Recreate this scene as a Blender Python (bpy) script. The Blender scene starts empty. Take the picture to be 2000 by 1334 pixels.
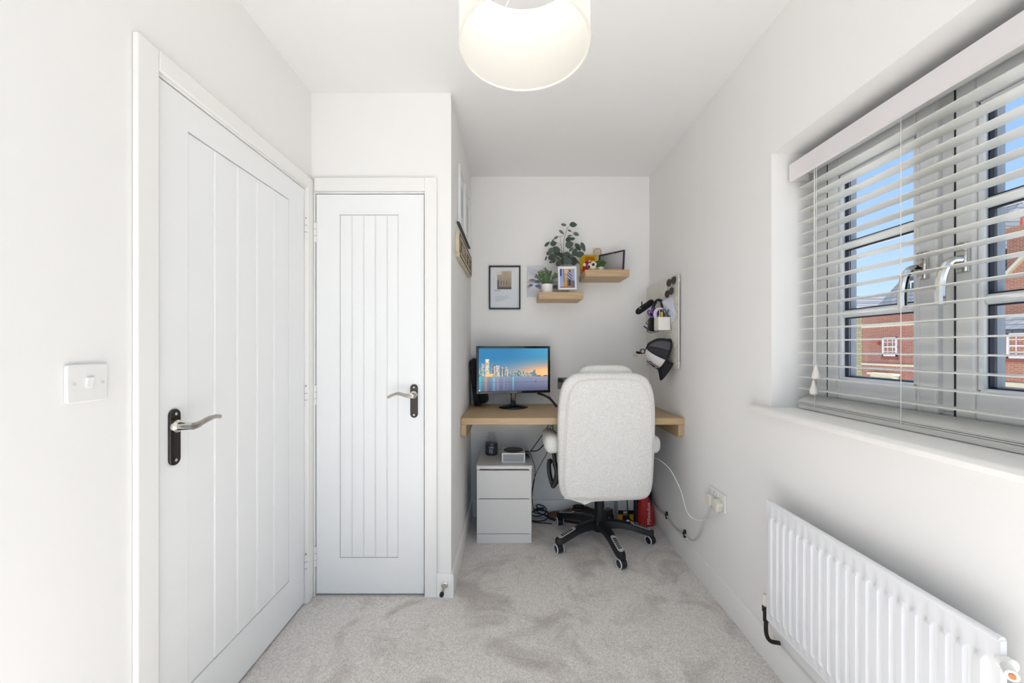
import bpy, bmesh, math, random
from mathutils import Vector, Matrix, Euler
random.seed(7)
S = bpy.context.scene
COL = S.collection
PI = math.pi
# ------------------------------------------------------------------ camera, world, sun, exposure
CAMH = 1.23
cam = bpy.data.cameras.new('camera'); co = bpy.data.objects.new('camera', cam); COL.objects.link(co)
co.location = (0, 0, CAMH); co.rotation_euler = (PI/2, 0, 0)
cam.sensor_width = 36; cam.sensor_fit = 'HORIZONTAL'; cam.lens = 36*753/2000; cam.shift_y = 14/2000
cam.clip_start = 0.02; cam.clip_end = 300
S.camera = co
S.view_settings.view_transform = 'Standard'; S.view_settings.look = 'None'
S.view_settings.exposure = 0.28; S.view_settings.gamma = 1.0; S.view_settings.use_curve_mapping = False
BULB = 40.0
SKY = 1.05
SUN = 12.5
w = bpy.data.worlds.new('sky'); S.world = w; w.use_nodes = True
nt = w.node_tree; nt.nodes.clear()
_o = nt.nodes.new('ShaderNodeOutputWorld'); _b = nt.nodes.new('ShaderNodeBackground'); _b.inputs[1].default_value = SKY
_t = nt.nodes.new('ShaderNodeTexCoord'); _s = nt.nodes.new('ShaderNodeSeparateXYZ'); _r = nt.nodes.new('ShaderNodeValToRGB')
nt.links.new(_t.outputs['Generated'], _s.inputs[0]); nt.links.new(_s.outputs[2], _r.inputs[0])
nt.links.new(_r.outputs[0], _b.inputs[0]); nt.links.new(_b.outputs[0], _o.inputs[0])
cr = _r.color_ramp; cr.elements[0].position = 0.0; cr.elements[0].color = (.66, .78, .90, 1)
cr.elements[1].position = 1.0; cr.elements[1].color = (.24, .44, .80, 1)
e = cr.elements.new(0.12); e.color = (.46, .66, .90, 1); e = cr.elements.new(0.32); e.color = (.30, .51, .85, 1)
sl = bpy.data.lights.new('sun', 'SUN'); sl.energy = SUN; sl.angle = math.radians(.6); sl.color = (.95, .975, 1)
so = bpy.data.objects.new('sun', sl); COL.objects.link(so)
so.rotation_euler = Vector((-.03, .62, -.75)).to_track_quat('-Z', 'Y').to_euler()

# ------------------------------------------------------------------ room numbers (metres)
RX, LX, AX = 1.013, -0.998, -0.303      # right wall, left wall, alcove side wall
CY, BY, H, Y0 = 1.918, 2.846, 2.50, -1.3
def P(u, v, Y):                         # where a sight line meets depth Y
    return Vector(((u-1000)*Y/753, Y, CAMH-(v-681)*Y/753))
def lin(c):
    return tuple(((x/255)/12.92 if x/255 <= .04045 else ((x/255+.055)/1.055)**2.4) for x in c[:3])
# ------------------------------------------------------------------ materials
MATS = {}
def mat(name, rgb, rough=.5, metal=0, bump=None, spec=None, emit=None, coat=0, var=None, sheen=0, bumpdist=.001):
    """rgb in display 0..255; bump=(scale,strength[,detail]); var=(scale,amount,(rgb2))"""
    if name in MATS: return MATS[name]
    m = bpy.data.materials.new(name); m.use_nodes = True; n = m.node_tree; b = n.nodes['Principled BSDF']
    c = lin(rgb)+(1,)
    b.inputs['Base Color'].default_value = c; b.inputs['Roughness'].default_value = rough; b.inputs['Metallic'].default_value = metal
    if spec is not None: b.inputs['Specular IOR Level'].default_value = spec
    if coat: b.inputs['Coat Weight'].default_value = coat; b.inputs['Coat Roughness'].default_value = .05
    if sheen: b.inputs['Sheen Weight'].default_value = sheen
    if emit: b.inputs['Emission Color'].default_value = lin(rgb)+(1,); b.inputs['Emission Strength'].default_value = emit
    tc = None
    if bump or var:
        tc = n.nodes.new('ShaderNodeTexCoord')
    if bump:
        t = n.nodes.new('ShaderNodeTexNoise'); t.inputs['Scale'].default_value = bump[0]; t.inputs['Detail'].default_value = bump[2] if len(bump) > 2 else 3
        bp = n.nodes.new('ShaderNodeBump'); bp.inputs['Strength'].default_value = bump[1]; bp.inputs['Distance'].default_value = bumpdist
        n.links.new(tc.outputs['Object'], t.inputs['Vector']); n.links.new(t.outputs[0], bp.inputs['Height']); n.links.new(bp.outputs[0], b.inputs['Normal'])
    if var:
        t = n.nodes.new('ShaderNodeTexNoise'); t.inputs['Scale'].default_value = var[0]; t.inputs['Detail'].default_value = 4
        mx = n.nodes.new('ShaderNodeMix'); mx.data_type = 'RGBA'; mx.inputs[6].default_value = c; mx.inputs[7].default_value = lin(var[2])+(1,)
        mr = n.nodes.new('ShaderNodeMapRange'); mr.inputs[1].default_value = .5-var[1]; mr.inputs[2].default_value = .5+var[1]
        n.links.new(tc.outputs['Object'], t.inputs['Vector']); n.links.new(t.outputs[0], mr.inputs[0]); n.links.new(mr.outputs[0], mx.inputs[0]); n.links.new(mx.outputs[2], b.inputs['Base Color'])
    MATS[name] = m; return m

def wood_mat(name, light, dark, axis='X', rough=.45):
    m = bpy.data.materials.new(name); m.use_nodes = True; n = m.node_tree; b = n.nodes['Principled BSDF']
    tc = n.nodes.new('ShaderNodeTexCoord'); mp = n.nodes.new('ShaderNodeMapping')
    sc = {'X': (1.6, 38, 38), 'Y': (38, 1.6, 38)}[axis]; mp.inputs['Scale'].default_value = sc
    t = n.nodes.new('ShaderNodeTexNoise'); t.inputs['Scale'].default_value = 3.2; t.inputs['Detail'].default_value = 6; t.inputs['Roughness'].default_value = .65
    r = n.nodes.new('ShaderNodeValToRGB'); r.color_ramp.elements[0].position = .32; r.color_ramp.elements[1].position = .68
    r.color_ramp.elements[0].color = lin(dark)+(1,); r.color_ramp.elements[1].color = lin(light)+(1,)
    n.links.new(tc.outputs['Object'], mp.inputs[0]); n.links.new(mp.outputs[0], t.inputs['Vector']); n.links.new(t.outputs[0], r.inputs[0]); n.links.new(r.outputs[0], b.inputs['Base Color'])
    b.inputs['Roughness'].default_value = rough
    return m

def carpet_mat():
    m = bpy.data.materials.new('carpet'); m.use_nodes = True; n = m.node_tree; b = n.nodes['Principled BSDF']
    L = n.links.new; N = n.nodes.new
    tc = N('ShaderNodeTexCoord')
    big = N('ShaderNodeTexNoise'); big.inputs['Scale'].default_value = 4.2; big.inputs['Detail'].default_value = 5; big.inputs['Distortion'].default_value = .9; big.inputs['Roughness'].default_value = .55
    rb = N('ShaderNodeValToRGB'); rb.color_ramp.elements[0].position = .34; rb.color_ramp.elements[1].position = .52
    rb.color_ramp.elements[0].color = lin((210, 201, 194))+(1,); rb.color_ramp.elements[1].color = lin((243, 236, 228))+(1,)
    fine = N('ShaderNodeTexNoise'); fine.inputs['Scale'].default_value = 170; fine.inputs['Detail'].default_value = 4; fine.inputs['Roughness'].default_value = .8
    rf = N('ShaderNodeMapRange'); rf.inputs[1].default_value = .3; rf.inputs[2].default_value = .7; rf.inputs[3].default_value = .62; rf.inputs[4].default_value = 1.3
    mul = N('ShaderNodeVectorMath'); mul.operation = 'SCALE'
    L(tc.outputs['Object'], big.inputs['Vector']); L(big.outputs[0], rb.inputs[0]); L(tc.outputs['Object'], fine.inputs['Vector']); L(fine.outputs[0], rf.inputs[0])
    L(rb.outputs[0], mul.inputs[0]); L(rf.outputs[0], mul.inputs['Scale']); L(mul.outputs[0], b.inputs['Base Color'])
    bp = N('ShaderNodeBump'); bp.inputs['Strength'].default_value = .9; bp.inputs['Distance'].default_value = .004
    L(fine.outputs[0], bp.inputs['Height']); L(bp.outputs[0], b.inputs['Normal'])
    b.inputs['Roughness'].default_value = 1; b.inputs['Specular IOR Level'].default_value = .05; b.inputs['Sheen Weight'].default_value = .2
    return m

def boucle_mat():
    m = bpy.data.materials.new('boucle'); m.use_nodes = True; n = m.node_tree; b = n.nodes['Principled BSDF']
    L = n.links.new; N = n.nodes.new
    tc = N('ShaderNodeTexCoord'); v = N('ShaderNodeTexNoise'); v.inputs['Scale'].default_value = 150; v.inputs['Detail'].default_value = 3; v.inputs['Distortion'].default_value = 1.5
    r = N('ShaderNodeValToRGB'); r.color_ramp.elements[0].position = .3; r.color_ramp.elements[1].position = .62
    r.color_ramp.elements[0].color = lin((226, 222, 215))+(1,); r.color_ramp.elements[1].color = lin((250, 248, 244))+(1,)
    bp = N('ShaderNodeBump'); bp.inputs['Strength'].default_value = .6; bp.inputs['Distance'].default_value = .004
    L(tc.outputs['Object'], v.inputs['Vector']); L(v.outputs[0], r.inputs[0]); L(r.outputs[0], b.inputs['Base Color']); L(v.outputs[0], bp.inputs['Height']); L(bp.outputs[0], b.inputs['Normal'])
    b.inputs['Roughness'].default_value = 1; b.inputs['Specular IOR Level'].default_value = .1; b.inputs['Sheen Weight'].default_value = .3
    return m

def glass_mat(name, tint=(1, 1, 1), refl=.06):
    m = bpy.data.materials.new(name); m.use_nodes = True; n = m.node_tree; n.nodes.clear()
    o = n.nodes.new('ShaderNodeOutputMaterial'); a = n.nodes.new('ShaderNodeBsdfTransparent'); a.inputs[0].default_value = tint+(1,)
    g = n.nodes.new('ShaderNodeBsdfGlossy'); g.inputs['Roughness'].default_value = .01
    lw = n.nodes.new('ShaderNodeLayerWeight'); lw.inputs[0].default_value = .5; pw = n.nodes.new('ShaderNodeMath'); pw.operation = 'POWER'; pw.inputs[1].default_value = 5
    f = n.nodes.new('ShaderNodeMath'); f.operation = 'MULTIPLY_ADD'; f.inputs[1].default_value = .85; f.inputs[2].default_value = refl*.7
    n.links.new(lw.outputs['Facing'], pw.inputs[0]); n.links.new(pw.outputs[0], f.inputs[0])
    x = n.nodes.new('ShaderNodeMixShader'); n.links.new(f.outputs[0], x.inputs[0]); n.links.new(a.outputs[0], x.inputs[1]); n.links.new(g.outputs[0], x.inputs[2]); n.links.new(x.outputs[0], o.inputs[0])
    return m

def brick_mat(name, c1, c2, mortar, axis, bw=.225, bh=.075):
    m = bpy.data.materials.new(name); m.use_nodes = True; n = m.node_tree; b = n.nodes['Principled BSDF']
    tc = n.nodes.new('ShaderNodeTexCoord'); sp = n.nodes.new('ShaderNodeSeparateXYZ'); cb = n.nodes.new('ShaderNodeCombineXYZ')
    n.links.new(tc.outputs['Object'], sp.inputs[0]); n.links.new(sp.outputs[1 if axis == 'Y' else 0], cb.inputs[0]); n.links.new(sp.outputs[2], cb.inputs[1])
    t = n.nodes.new('ShaderNodeTexBrick'); t.inputs['Scale'].default_value = 1; t.inputs['Brick Width'].default_value = bw; t.inputs['Row Height'].default_value = bh; t.inputs['Mortar Size'].default_value = bh*.13
    t.inputs['Color1'].default_value = lin(c1)+(1,); t.inputs['Color2'].default_value = lin(c2)+(1,); t.inputs['Mortar'].default_value = lin(mortar)+(1,)
    n.links.new(cb.outputs[0], t.inputs['Vector']); n.links.new(t.outputs[0], b.inputs['Base Color']); b.inputs['Roughness'].default_value = .9
    return m

def attr_mat(name, emit=0, rough=.6, spec=.2):
    m = bpy.data.materials.new(name); m.use_nodes = True; n = m.node_tree; b = n.nodes['Principled BSDF']
    a = n.nodes.new('ShaderNodeAttribute'); a.attribute_name = 'print'
    if emit:
        n.links.new(a.outputs['Color'], b.inputs['Emission Color']); b.inputs['Emission Strength'].default_value = emit; b.inputs['Base Color'].default_value = (.005, .005, .005, 1)
    else:
        n.links.new(a.outputs['Color'], b.inputs['Base Color'])
    b.inputs['Roughness'].default_value = rough; b.inputs['Specular IOR Level'].default_value = spec
    return m

def shade_mat():
    m = bpy.data.materials.new('lampshade_fabric'); m.use_nodes = True; n = m.node_tree; n.nodes.clear()
    o = n.nodes.new('ShaderNodeOutputMaterial'); d = n.nodes.new('ShaderNodeBsdfDiffuse'); t = n.nodes.new('ShaderNodeBsdfTranslucent'); x = n.nodes.new('ShaderNodeMixShader')
    d.inputs[0].default_value = (.86, .84, .80, 1); t.inputs[0].default_value = (.96, .95, .93, 1); x.inputs[0].default_value = .75
    n.links.new(d.outputs[0], x.inputs[1]); n.links.new(t.outputs[0], x.inputs[2]); n.links.new(x.outputs[0], o.inputs[0])
    return m

def slate_mat():
    return brick_mat('slate', (88, 92, 98), (104, 107, 112), (66, 68, 74), 'Y', .35, .22)

M_WALL = mat('wall_paint', (246, 244, 241), .85, bump=(60, .12), spec=.2)
M_CEIL = mat('ceiling_paint', (246, 245, 243), .9, bump=(60, .1), spec=.15)
M_GLOSS = mat('white_gloss', (245, 243, 239), .35, bump=(25, .03))
M_DOOR = mat('door_paint', (246, 246, 245), .4, bump=(220, .08))
M_UPVC = mat('upvc', (243, 243, 242), .25)
M_CARPET = carpet_mat(); M_BOUCLE = boucle_mat()
M_GLASS = glass_mat('window_glass'); M_CLEAR = glass_mat('clear_glass', (.93, .95, .96))
M_BLACK = mat('black_plastic', (24, 24, 27), .45, bump=(400, .05)); M_BLACKG = mat('black_gloss', (14, 14, 16), .12, coat=.5)
M_DARK = mat('black_fabric', (30, 30, 34), .9, bump=(300, .4)); M_GREYP = mat('grey_plastic', (150, 148, 144), .5)
M_CHROME = mat('chrome', (215, 213, 208), .12, 1); M_DKMETAL = mat('dark_metal', (70, 66, 64), .14, 1); M_SATIN = mat('satin_metal', (172, 166, 158), .28, 1)
M_WHITEP = mat('white_plastic', (240, 239, 236), .35); M_CREAMP = mat('cream_plastic', (232, 228, 214), .4)
M_OAK = wood_mat('pale_oak', (205, 178, 138), (182, 152, 112), 'X'); M_OAKY = wood_mat('pale_oak_side', (205, 178, 138), (182, 152, 112), 'Y')
M_WLAM = mat('white_laminate', (233, 231, 227), .35, bump=(8, .02))
M_PRINT = attr_mat('print'); M_SCREEN = attr_mat('screen_image', emit=.95)

# ------------------------------------------------------------------ mesh builder
class MB:
    def __init__(s): s.v = []; s.f = []
    def add(s, vs, fs):
        k = len(s.v); s.v += [tuple(p) for p in vs]; s.f += [tuple(i+k for i in f) for f in fs]; return s
    def box(s, x0, x1, y0, y1, z0, z1):
        if x0 > x1: x0, x1 = x1, x0
        if y0 > y1: y0, y1 = y1, y0
        if z0 > z1: z0, z1 = z1, z0
        return s.add([(x0,y0,z0),(x1,y0,z0),(x1,y1,z0),(x0,y1,z0),(x0,y0,z1),(x1,y0,z1),(x1,y1,z1),(x0,y1,z1)],
              [(0,3,2,1),(4,5,6,7),(0,1,5,4),(1,2,6,5),(2,3,7,6),(3,0,4,7)])
    def prism(s, poly, axis, a0, a1):
        """poly: 2D points; axis 'x': (y,z), 'y': (x,z), 'z': (x,y)"""
        def p3(p, a): return {'x': (a, p[0], p[1]), 'y': (p[0], a, p[1]), 'z': (p[0], p[1], a)}[axis]
        n = len(poly); vs = [p3(p, a0) for p in poly]+[p3(p, a1) for p in poly]
        fs = [tuple(range(n))[::-1], tuple(range(n, 2*n))]+[(i, (i+1) % n, n+(i+1) % n, n+i) for i in range(n)]
        return s.add(vs, fs)
    def tube(s, path, r, n=8, caps=True, closed=False):
        pts = [Vector(p) for p in path]; m = len(pts); rs = r if isinstance(r, (list, tuple)) else [r]*m
        up = None; rings = []
        for i, p in enumerate(pts):
            if closed: d = pts[(i+1) % m]-pts[i-1]
            else: d = pts[min(i+1, m-1)]-pts[max(i-1, 0)]
            d.normalize()
            if up is None:
                up = Vector((0, 0, 1)) if abs(d.z) < .9 else Vector((1, 0, 0))
            a = d.cross(up); a.normalize(); b = a.cross(d); up = b
            rings.append([p+(a*math.cos(2*PI*k/n)+b*math.sin(2*PI*k/n))*rs[i] for k in range(n)])
        vs = [q for R in rings for q in R]; fs = []
        for i in range(m if closed else m-1):
            j = (i+1) % m
            for k in range(n): fs.append((i*n+k, i*n+(k+1) % n, j*n+(k+1) % n, j*n+k))
        if caps and not closed: fs += [tuple(range(n))[::-1], tuple(range((m-1)*n, m*n))]
        return s.add(vs, fs)
    def lathe(s, prof, c, n=32, axis='z', cap=True):
        """prof: list of (r, h)"""
        vs = []; m = len(prof); fs = []
        for r, h in prof:
            for k in range(n):
                a = 2*PI*k/n; x, y = r*math.cos(a), r*math.sin(a)
                q = {'z': (x, y, h), 'x': (h, x, y), 'y': (y, h, x)}[axis]
                vs.append((q[0]+c[0], q[1]+c[1], q[2]+c[2]))
        for i in range(m-1):
            for k in range(n): fs.append((i*n+k, i*n+(k+1) % n, (i+1)*n+(k+1) % n, (i+1)*n+k))
        if cap: fs += [tuple(range(n))[::-1], tuple(range((m-1)*n, m*n))]
        return s.add(vs, fs)
    def ellipsoid(s, c, r, n=20, m=12, mtx=None):
        prof = [(math.sin(PI*i/m), -math.cos(PI*i/m)) for i in range(1, m)]
        b = MB().lathe(prof, (0, 0, 0), n)
        M = mtx or Matrix()
        return s.add([M @ Vector((x*r[0], y*r[1], z*r[2]))+Vector(c) for x, y, z in b.v], b.f)
    def merge(s, o, M=None):
        return s.add([(M @ Vector(p)) if M else p for p in o.v], o.f)
    def xf(s, M): s.v = [tuple(M @ Vector(p)) for p in s.v]; return s

W = {}
def setp(o, label=None, cat=None, group=None, kind=None):
    if label: o['label'] = label
    if cat: o['category'] = cat
    if group: o['group'] = group
    if kind: o['kind'] = kind
    return o
def build(name, mb, material, parent=None, bevel=0, seg=2, smooth=35, sub=0, local=False, label=None, cat=None, group=None, kind=None, mesh=None):
    me = mesh
    if me is None:
        me = bpy.data.meshes.new(name); v = mb.v; off = Vector((0, 0, 0))
        if parent is None and len(v):
            xs, ys, zs = zip(*v); off = Vector(((min(xs)+max(xs))/2, (min(ys)+max(ys))/2, min(zs)))
            v = [tuple(Vector(p)-off) for p in v]
        me.from_pydata(v, [], mb.f); me.validate(); me.update()
        bm = bmesh.new(); bm.from_mesh(me); bmesh.ops.recalc_face_normals(bm, faces=bm.faces); bm.to_mesh(me); bm.free()
        if smooth:
            me.polygons.foreach_set('use_smooth', [True]*len(me.polygons)); me.set_sharp_from_angle(angle=math.radians(smooth))
        me.materials.append(material)
    else: off = Vector((0, 0, 0))
    o = bpy.data.objects.new(name, me); COL.objects.link(o)
    if parent is None:
        o.location = off; W[o] = Matrix.Translation(off)
    else:
        o.parent = parent
        if local: W[o] = W[parent]
        else: o.matrix_parent_inverse = W[parent].inverted(); W[o] = Matrix()
    if bevel:
        b = o.modifiers.new('bevel', 'BEVEL'); b.width = bevel; b.segments = seg; b.limit_method = 'ANGLE'; b.angle_limit = math.radians(40); b.harden_normals = False
    if sub:
        q = o.modifiers.new('subdivision', 'SUBSURF'); q.levels = sub; q.render_levels = sub
    return setp(o, label, cat, group, kind)
def thing(name, loc, label, cat, rotz=0, group=None, kind=None):
    o = bpy.data.objects.new(name, None); COL.objects.link(o); o.location = loc; o.rotation_euler = (0, 0, rotz); o.empty_display_size = .05
    W[o] = Matrix.Translation(Vector(loc)) @ Matrix.Rotation(rotz, 4, 'Z')
    return setp(o, label, cat, group, kind)
def printed(name, origin, ux, uy, nx, ny, fn, parent, material=None, label=None):
    """flat print made of coloured cells; fn(x,y)->display rgb, x,y in 0..1"""
    o0, ux, uy = Vector(origin), Vector(ux), Vector(uy); me = bpy.data.meshes.new(name)
    vs = [tuple(o0+ux*(i/nx)+uy*(j/ny)) for j in range(ny+1) for i in range(nx+1)]
    fs = [(j*(nx+1)+i, j*(nx+1)+i+1, (j+1)*(nx+1)+i+1, (j+1)*(nx+1)+i) for j in range(ny) for i in range(nx)]
    me.from_pydata(vs, [], fs); me.update()
    a = me.color_attributes.new('print', 'FLOAT_COLOR', 'CORNER'); dat = []
    for j in range(ny):
        for i in range(nx):
            dat += list(lin([min(255, max(0, q)) for q in fn((i+.5)/nx, (j+.5)/ny)])+(1,))*4
    a.data.foreach_set('color', dat); me.materials.append(material or M_PRINT)
    o = bpy.data.objects.new(name, me); COL.objects.link(o); o.parent = parent; o.matrix_parent_inverse = W[parent].inverted(); W[o] = Matrix()
    if label: o['label'] = label
    return o
def lettering(name, text, size, M, material, parent, depth=.0004, local=False):
    c = bpy.data.curves.new(name, 'FONT'); c.body = text; c.size = size; c.extrude = depth; c.align_x = 'CENTER'; c.align_y = 'CENTER'
    t = bpy.data.objects.new(name, c); COL.objects.link(t); dg = bpy.context.evaluated_depsgraph_get()
    me = bpy.data.meshes.new_from_object(t.evaluated_get(dg)); COL.objects.unlink(t); bpy.data.objects.remove(t)
    me.transform(M); me.name = name; me.materials.clear(); me.materials.append(material)
    return build(name, None, material, parent, mesh=me, local=local)
def frame_M(origin, ux, uy):
    ux, uy = Vector(ux).normalized(), Vector(uy).normalized(); n = ux.cross(uy)
    return Matrix.Translation(Vector(origin)) @ Matrix((ux, uy, n)).transposed().to_4x4()
def mixc(a, b, t): t = max(0, min(1, t)); return tuple(a[i]+(b[i]-a[i])*t for i in range(3))
def capsule(w, h, n=10):
    r = w/2; return [(r*math.cos(a), h/2-r+r*math.sin(a)) for a in [PI*i/n for i in range(n+1)]]+[(r*math.cos(a), -h/2+r+r*math.sin(a)) for a in [PI+PI*i/n for i in range(n+1)]]
def rrect(w, h, r, n=5):
    out = []
    for cx, cy, a0 in ((w/2-r, h/2-r, 0), (-w/2+r, h/2-r, PI/2), (-w/2+r, -h/2+r, PI), (w/2-r, -h/2+r, 1.5*PI)):
        out += [(cx+r*math.cos(a0+PI/2*i/n), cy+r*math.sin(a0+PI/2*i/n)) for i in range(n+1)]
    return out
def bez(pts, n=8):
    """Catmull-Rom through points"""
    p = [Vector(q) for q in pts]; p = [p[0]*2-p[1]]+p+[p[-1]*2-p[-2]]; out = []
    for i in range(1, len(p)-2):
        for k in range(n):
            t = k/n; a, b, c, d = p[i-1], p[i], p[i+1], p[i+2]
            out.append(.5*((2*b)+(c-a)*t+(2*a-5*b+4*c-d)*t*t+(3*b-a-3*c+d)*t**3))
    return out+[p[-2]]

# ================================================================== SETTING
build('floor', MB().box(LX-.15, RX+.3, Y0, BY+.12, -.12, 0), M_CARPET, label='pale grey-beige carpet with brushed marks over the whole floor', cat='floor', kind='structure')
build('ceiling', MB().box(LX-.15, RX+.3, Y0, BY+.12, H, H+.12), M_CEIL, label='flat matt white painted ceiling', cat='ceiling', kind='structure')
# left wall with a doorway
D1Y0, D1Y1, DT = 1.081, 1.851, 1.997
mb = MB().box(LX-.15, LX-.05, Y0, CY+.1, 0, H).box(LX-.05, LX, Y0, D1Y0-.012, 0, H).box(LX-.05, LX, D1Y1+.012, CY+.05, 0, H).box(LX-.05, LX, D1Y0-.012, D1Y1+.012, DT+.012, H)
build('wall_left', mb, M_WALL, smooth=0, label='white painted wall around the wide plank door with the light switch', cat='wall', kind='structure')
D2X0, D2X1 = -.973, -.438
mb = MB().box(LX-.15, AX, CY+.05, CY+.14, 0, H).box(D2X1+.01, AX, CY, CY+.05, 0, H).box(LX, D2X0-.01, CY, CY+.05, 0, H).box(D2X0-.01, D2X1+.01, CY, CY+.05, DT+.012, H)
build('wall_closet', mb, M_WALL, smooth=0, label='white painted wall around the narrow cupboard door', cat='wall', kind='structure')
build('wall_alcove', MB().box(AX-.12, AX, CY+.14, BY+.02, 0, H), M_WALL, smooth=0, label='white side wall of the desk alcove with the wooden sign', cat='wall', kind='structure')
build('wall_back', MB().box(AX-.12, RX+.3, BY, BY+.12, 0, H), M_WALL, smooth=0, label='white end wall of the alcove behind the desk and shelves', cat='wall', kind='structure')
# right wall with the window recess
WY0, WY1, WZ0, WZ1, WX = .59, 1.505, .985, 1.99, 1.187
mb = MB().box(RX, RX+.27, Y0, WY0, 0, H).box(RX, RX+.27, WY1, BY, 0, H).box(RX, RX+.27, WY0, WY1, 0, WZ0).box(RX, RX+.27, WY0, WY1, WZ1, H)
build('wall_right', mb, M_WALL, smooth=0, label='white painted wall holding the window, the radiator and the pegboard', cat='wall', kind='structure')
# skirting
def skirt(name, poly_axis, a0, a1, at, sgn, label):
    h, t = .118, .014
    prof = [(0, 0), (sgn*t, 0), (sgn*t, h-.012), (sgn*(t-.004), h-.003), (sgn*(t-.009), h), (0, h)]
    mb = MB()
    if poly_axis == 'y': mb.prism([(at+p, z) for p, z in prof], 'y', a0, a1)
    else: mb.prism([(at+p, z) for p, z in prof], 'x', a0, a1)
    build(name, mb, M_GLOSS, label=label, cat='skirting board', kind='structure')
skirt('baseboard_right', 'y', Y0, BY, RX, -1, 'white skirting board under the window wall')
skirt('baseboard_back', 'x', AX, RX, BY, -1, 'white skirting board behind the desk')
skirt('baseboard_alcove', 'y', CY-.014, BY, AX, 1, 'white skirting board beside the white drawer unit')
skirt('baseboard_closet', 'x', -.372, AX, CY, -1, 'short white skirting board piece with the door stop on it')
skirt('baseboard_left', 'y', Y0, 1.008, LX, 1, 'white skirting board below the light switch')
# door casings
def arch_prof(wd): return wd
mb = MB().box(LX, LX+.016, 1.011, 1.075, 0, 2.064).box(LX, LX+.016, 1.857, CY, 0, 2.064).box(LX, LX+.016, 1.075, 1.857, 2.003+.003, 2.064)
mb.box(LX-.05, LX+.004, D1Y0-.012, D1Y0-.004, 0, DT+.012).box(LX-.05, LX+.004, D1Y1+.004, D1Y1+.012, 0, DT+.012).box(LX-.05, LX+.004, D1Y0-.012, D1Y1+.012, DT+.004, DT+.012)
build('trim_1', mb, M_GLOSS, bevel=.004, label='white casing around the wide plank door', cat='door casing', kind='structure')
mb = MB().box(LX+.017, D2X0-.003, CY-.014, CY, 0, 2.076).box(D2X1+.006, -.372, CY-.016, CY, 0, 2.076).box(D2X0-.003, D2X1+.006, CY-.016, CY, 2.009, 2.076)
mb.box(D2X0-.01, D2X0-.004, CY-.004, CY+.05, 0, DT+.012).box(D2X1+.004, D2X1+.01, CY-.004, CY+.05, 0, DT+.012).box(D2X0-.01, D2X1+.01, CY-.004, CY+.05, DT+.004, DT+.012)
build('trim_2', mb, M_GLOSS, bevel=.004, label='white casing around the narrow cupboard door', cat='door casing', kind='structure')

def make_door(name, label, loc, rot, wd, px0, px1, pz0, pz1, hx, hz, ldir, hgx, hgz):
    """local: x along the width, front face at y=0 looking to -y"""
    T = .04; hh = DT
    d = thing(name, loc, label, 'door', rot, kind='structure')
    z0 = .012
    m = MB().box(0, px0, 0, T, z0, hh).box(px1, wd, 0, T, z0, hh).box(px0, px1, 0, T, z0, pz0).box(px0, px1, 0, T, pz1, hh).box(px0, px1, .0085, T, pz0, pz1)
    build('door_leaf', m, M_DOOR, d, local=True, smooth=0)
    # small chamfer strip round the field
    n = 5; pw = (px1-px0)/n; me = None
    for i in range(n):
        x0 = px0+i*pw; g = .0004
        prof = [(x0+g, .009), (x0+g, .0068), (x0+g+.0045, .0022), (x0+pw-g-.0045, .0022), (x0+pw-g, .0068), (x0+pw-g, .009)]
        build('plank', MB().prism(prof, 'z', pz0+.004, pz1-.004), M_DOOR, d, local=True, smooth=0)
    h = build('door_handle', MB().prism([(hx+a, hz+b) for a, b in capsule(.037, .166)], 'y', -.0085, 0), M_DKMETAL, d, local=True, bevel=.0025, label='polished backplate, its dark reflection put into the colour, with a satin lever')  # polished chrome plate; the dark reflection on it is put into its base colour
    lz = hz+.032
    build('lever_rose', MB().lathe([(.0185, 0), (.0185, -.006), (.012, -.012), (.0105, -.045), (.011, -.052)], (hx, -.0085, lz), 20, 'y'), M_CHROME, h, local=True)
    pts = [(hx, -.052, lz), (hx+ldir*.012, -.056, lz-.001), (hx+ldir*.035, -.057, lz+.004), (hx+ldir*.065, -.056, lz+.011), (hx+ldir*.095, -.053, lz+.012 if ldir > 0 else lz+.002), (hx+ldir*.116, -.050, lz+.008 if ldir > 0 else lz-.008)]
    lv = MB().tube(bez(pts, 5), [.0105]*3+[.0095]*6+[.008]*8+[.0065]*9, 10)
    build('lever', lv, M_SATIN, h, local=True)
    for dz in (.068, -.068):
        build('screw', MB().lathe([(.0045, 0), (.0045, -.0012), (.003, -.002)], (hx, -.0085, hz+dz), 12, 'y'), M_CHROME, h, local=True)
    for z in hgz:
        g = build('hinge', MB().tube([(hgx, -.006, z-.048), (hgx, -.006, z+.048)], .0065, 10), M_WHITEP, d, local=True)
        build('hinge_pin', MB().lathe([(.0068, -.002), (.0068, .0005)], (hgx, -.006, z+.016), 10).lathe([(.0068, -.002), (.0068, .0005)], (hgx, -.006, z-.016), 10).lathe([(.004, 0), (.003, .006)], (hgx, -.006, z+.048), 10), M_GREYP, g, local=True)
    return d
make_door('door_1', 'wide white plank-panelled door beside the light switch', (LX, D1Y0, 0), PI/2, D1Y1-D1Y0, .106, .647, .186, 1.899, .054, .970, 1, D1Y1-D1Y0+.004, (1.807, 1.0, .19))
make_door('door_2', 'narrow white plank-panelled cupboard door in the corner', (D2X0, CY, 0), 0, D2X1-D2X0, .116, .408, .189, 1.897, .487, .970, -1, -.004, (1.807, 1.0, .20))

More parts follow.
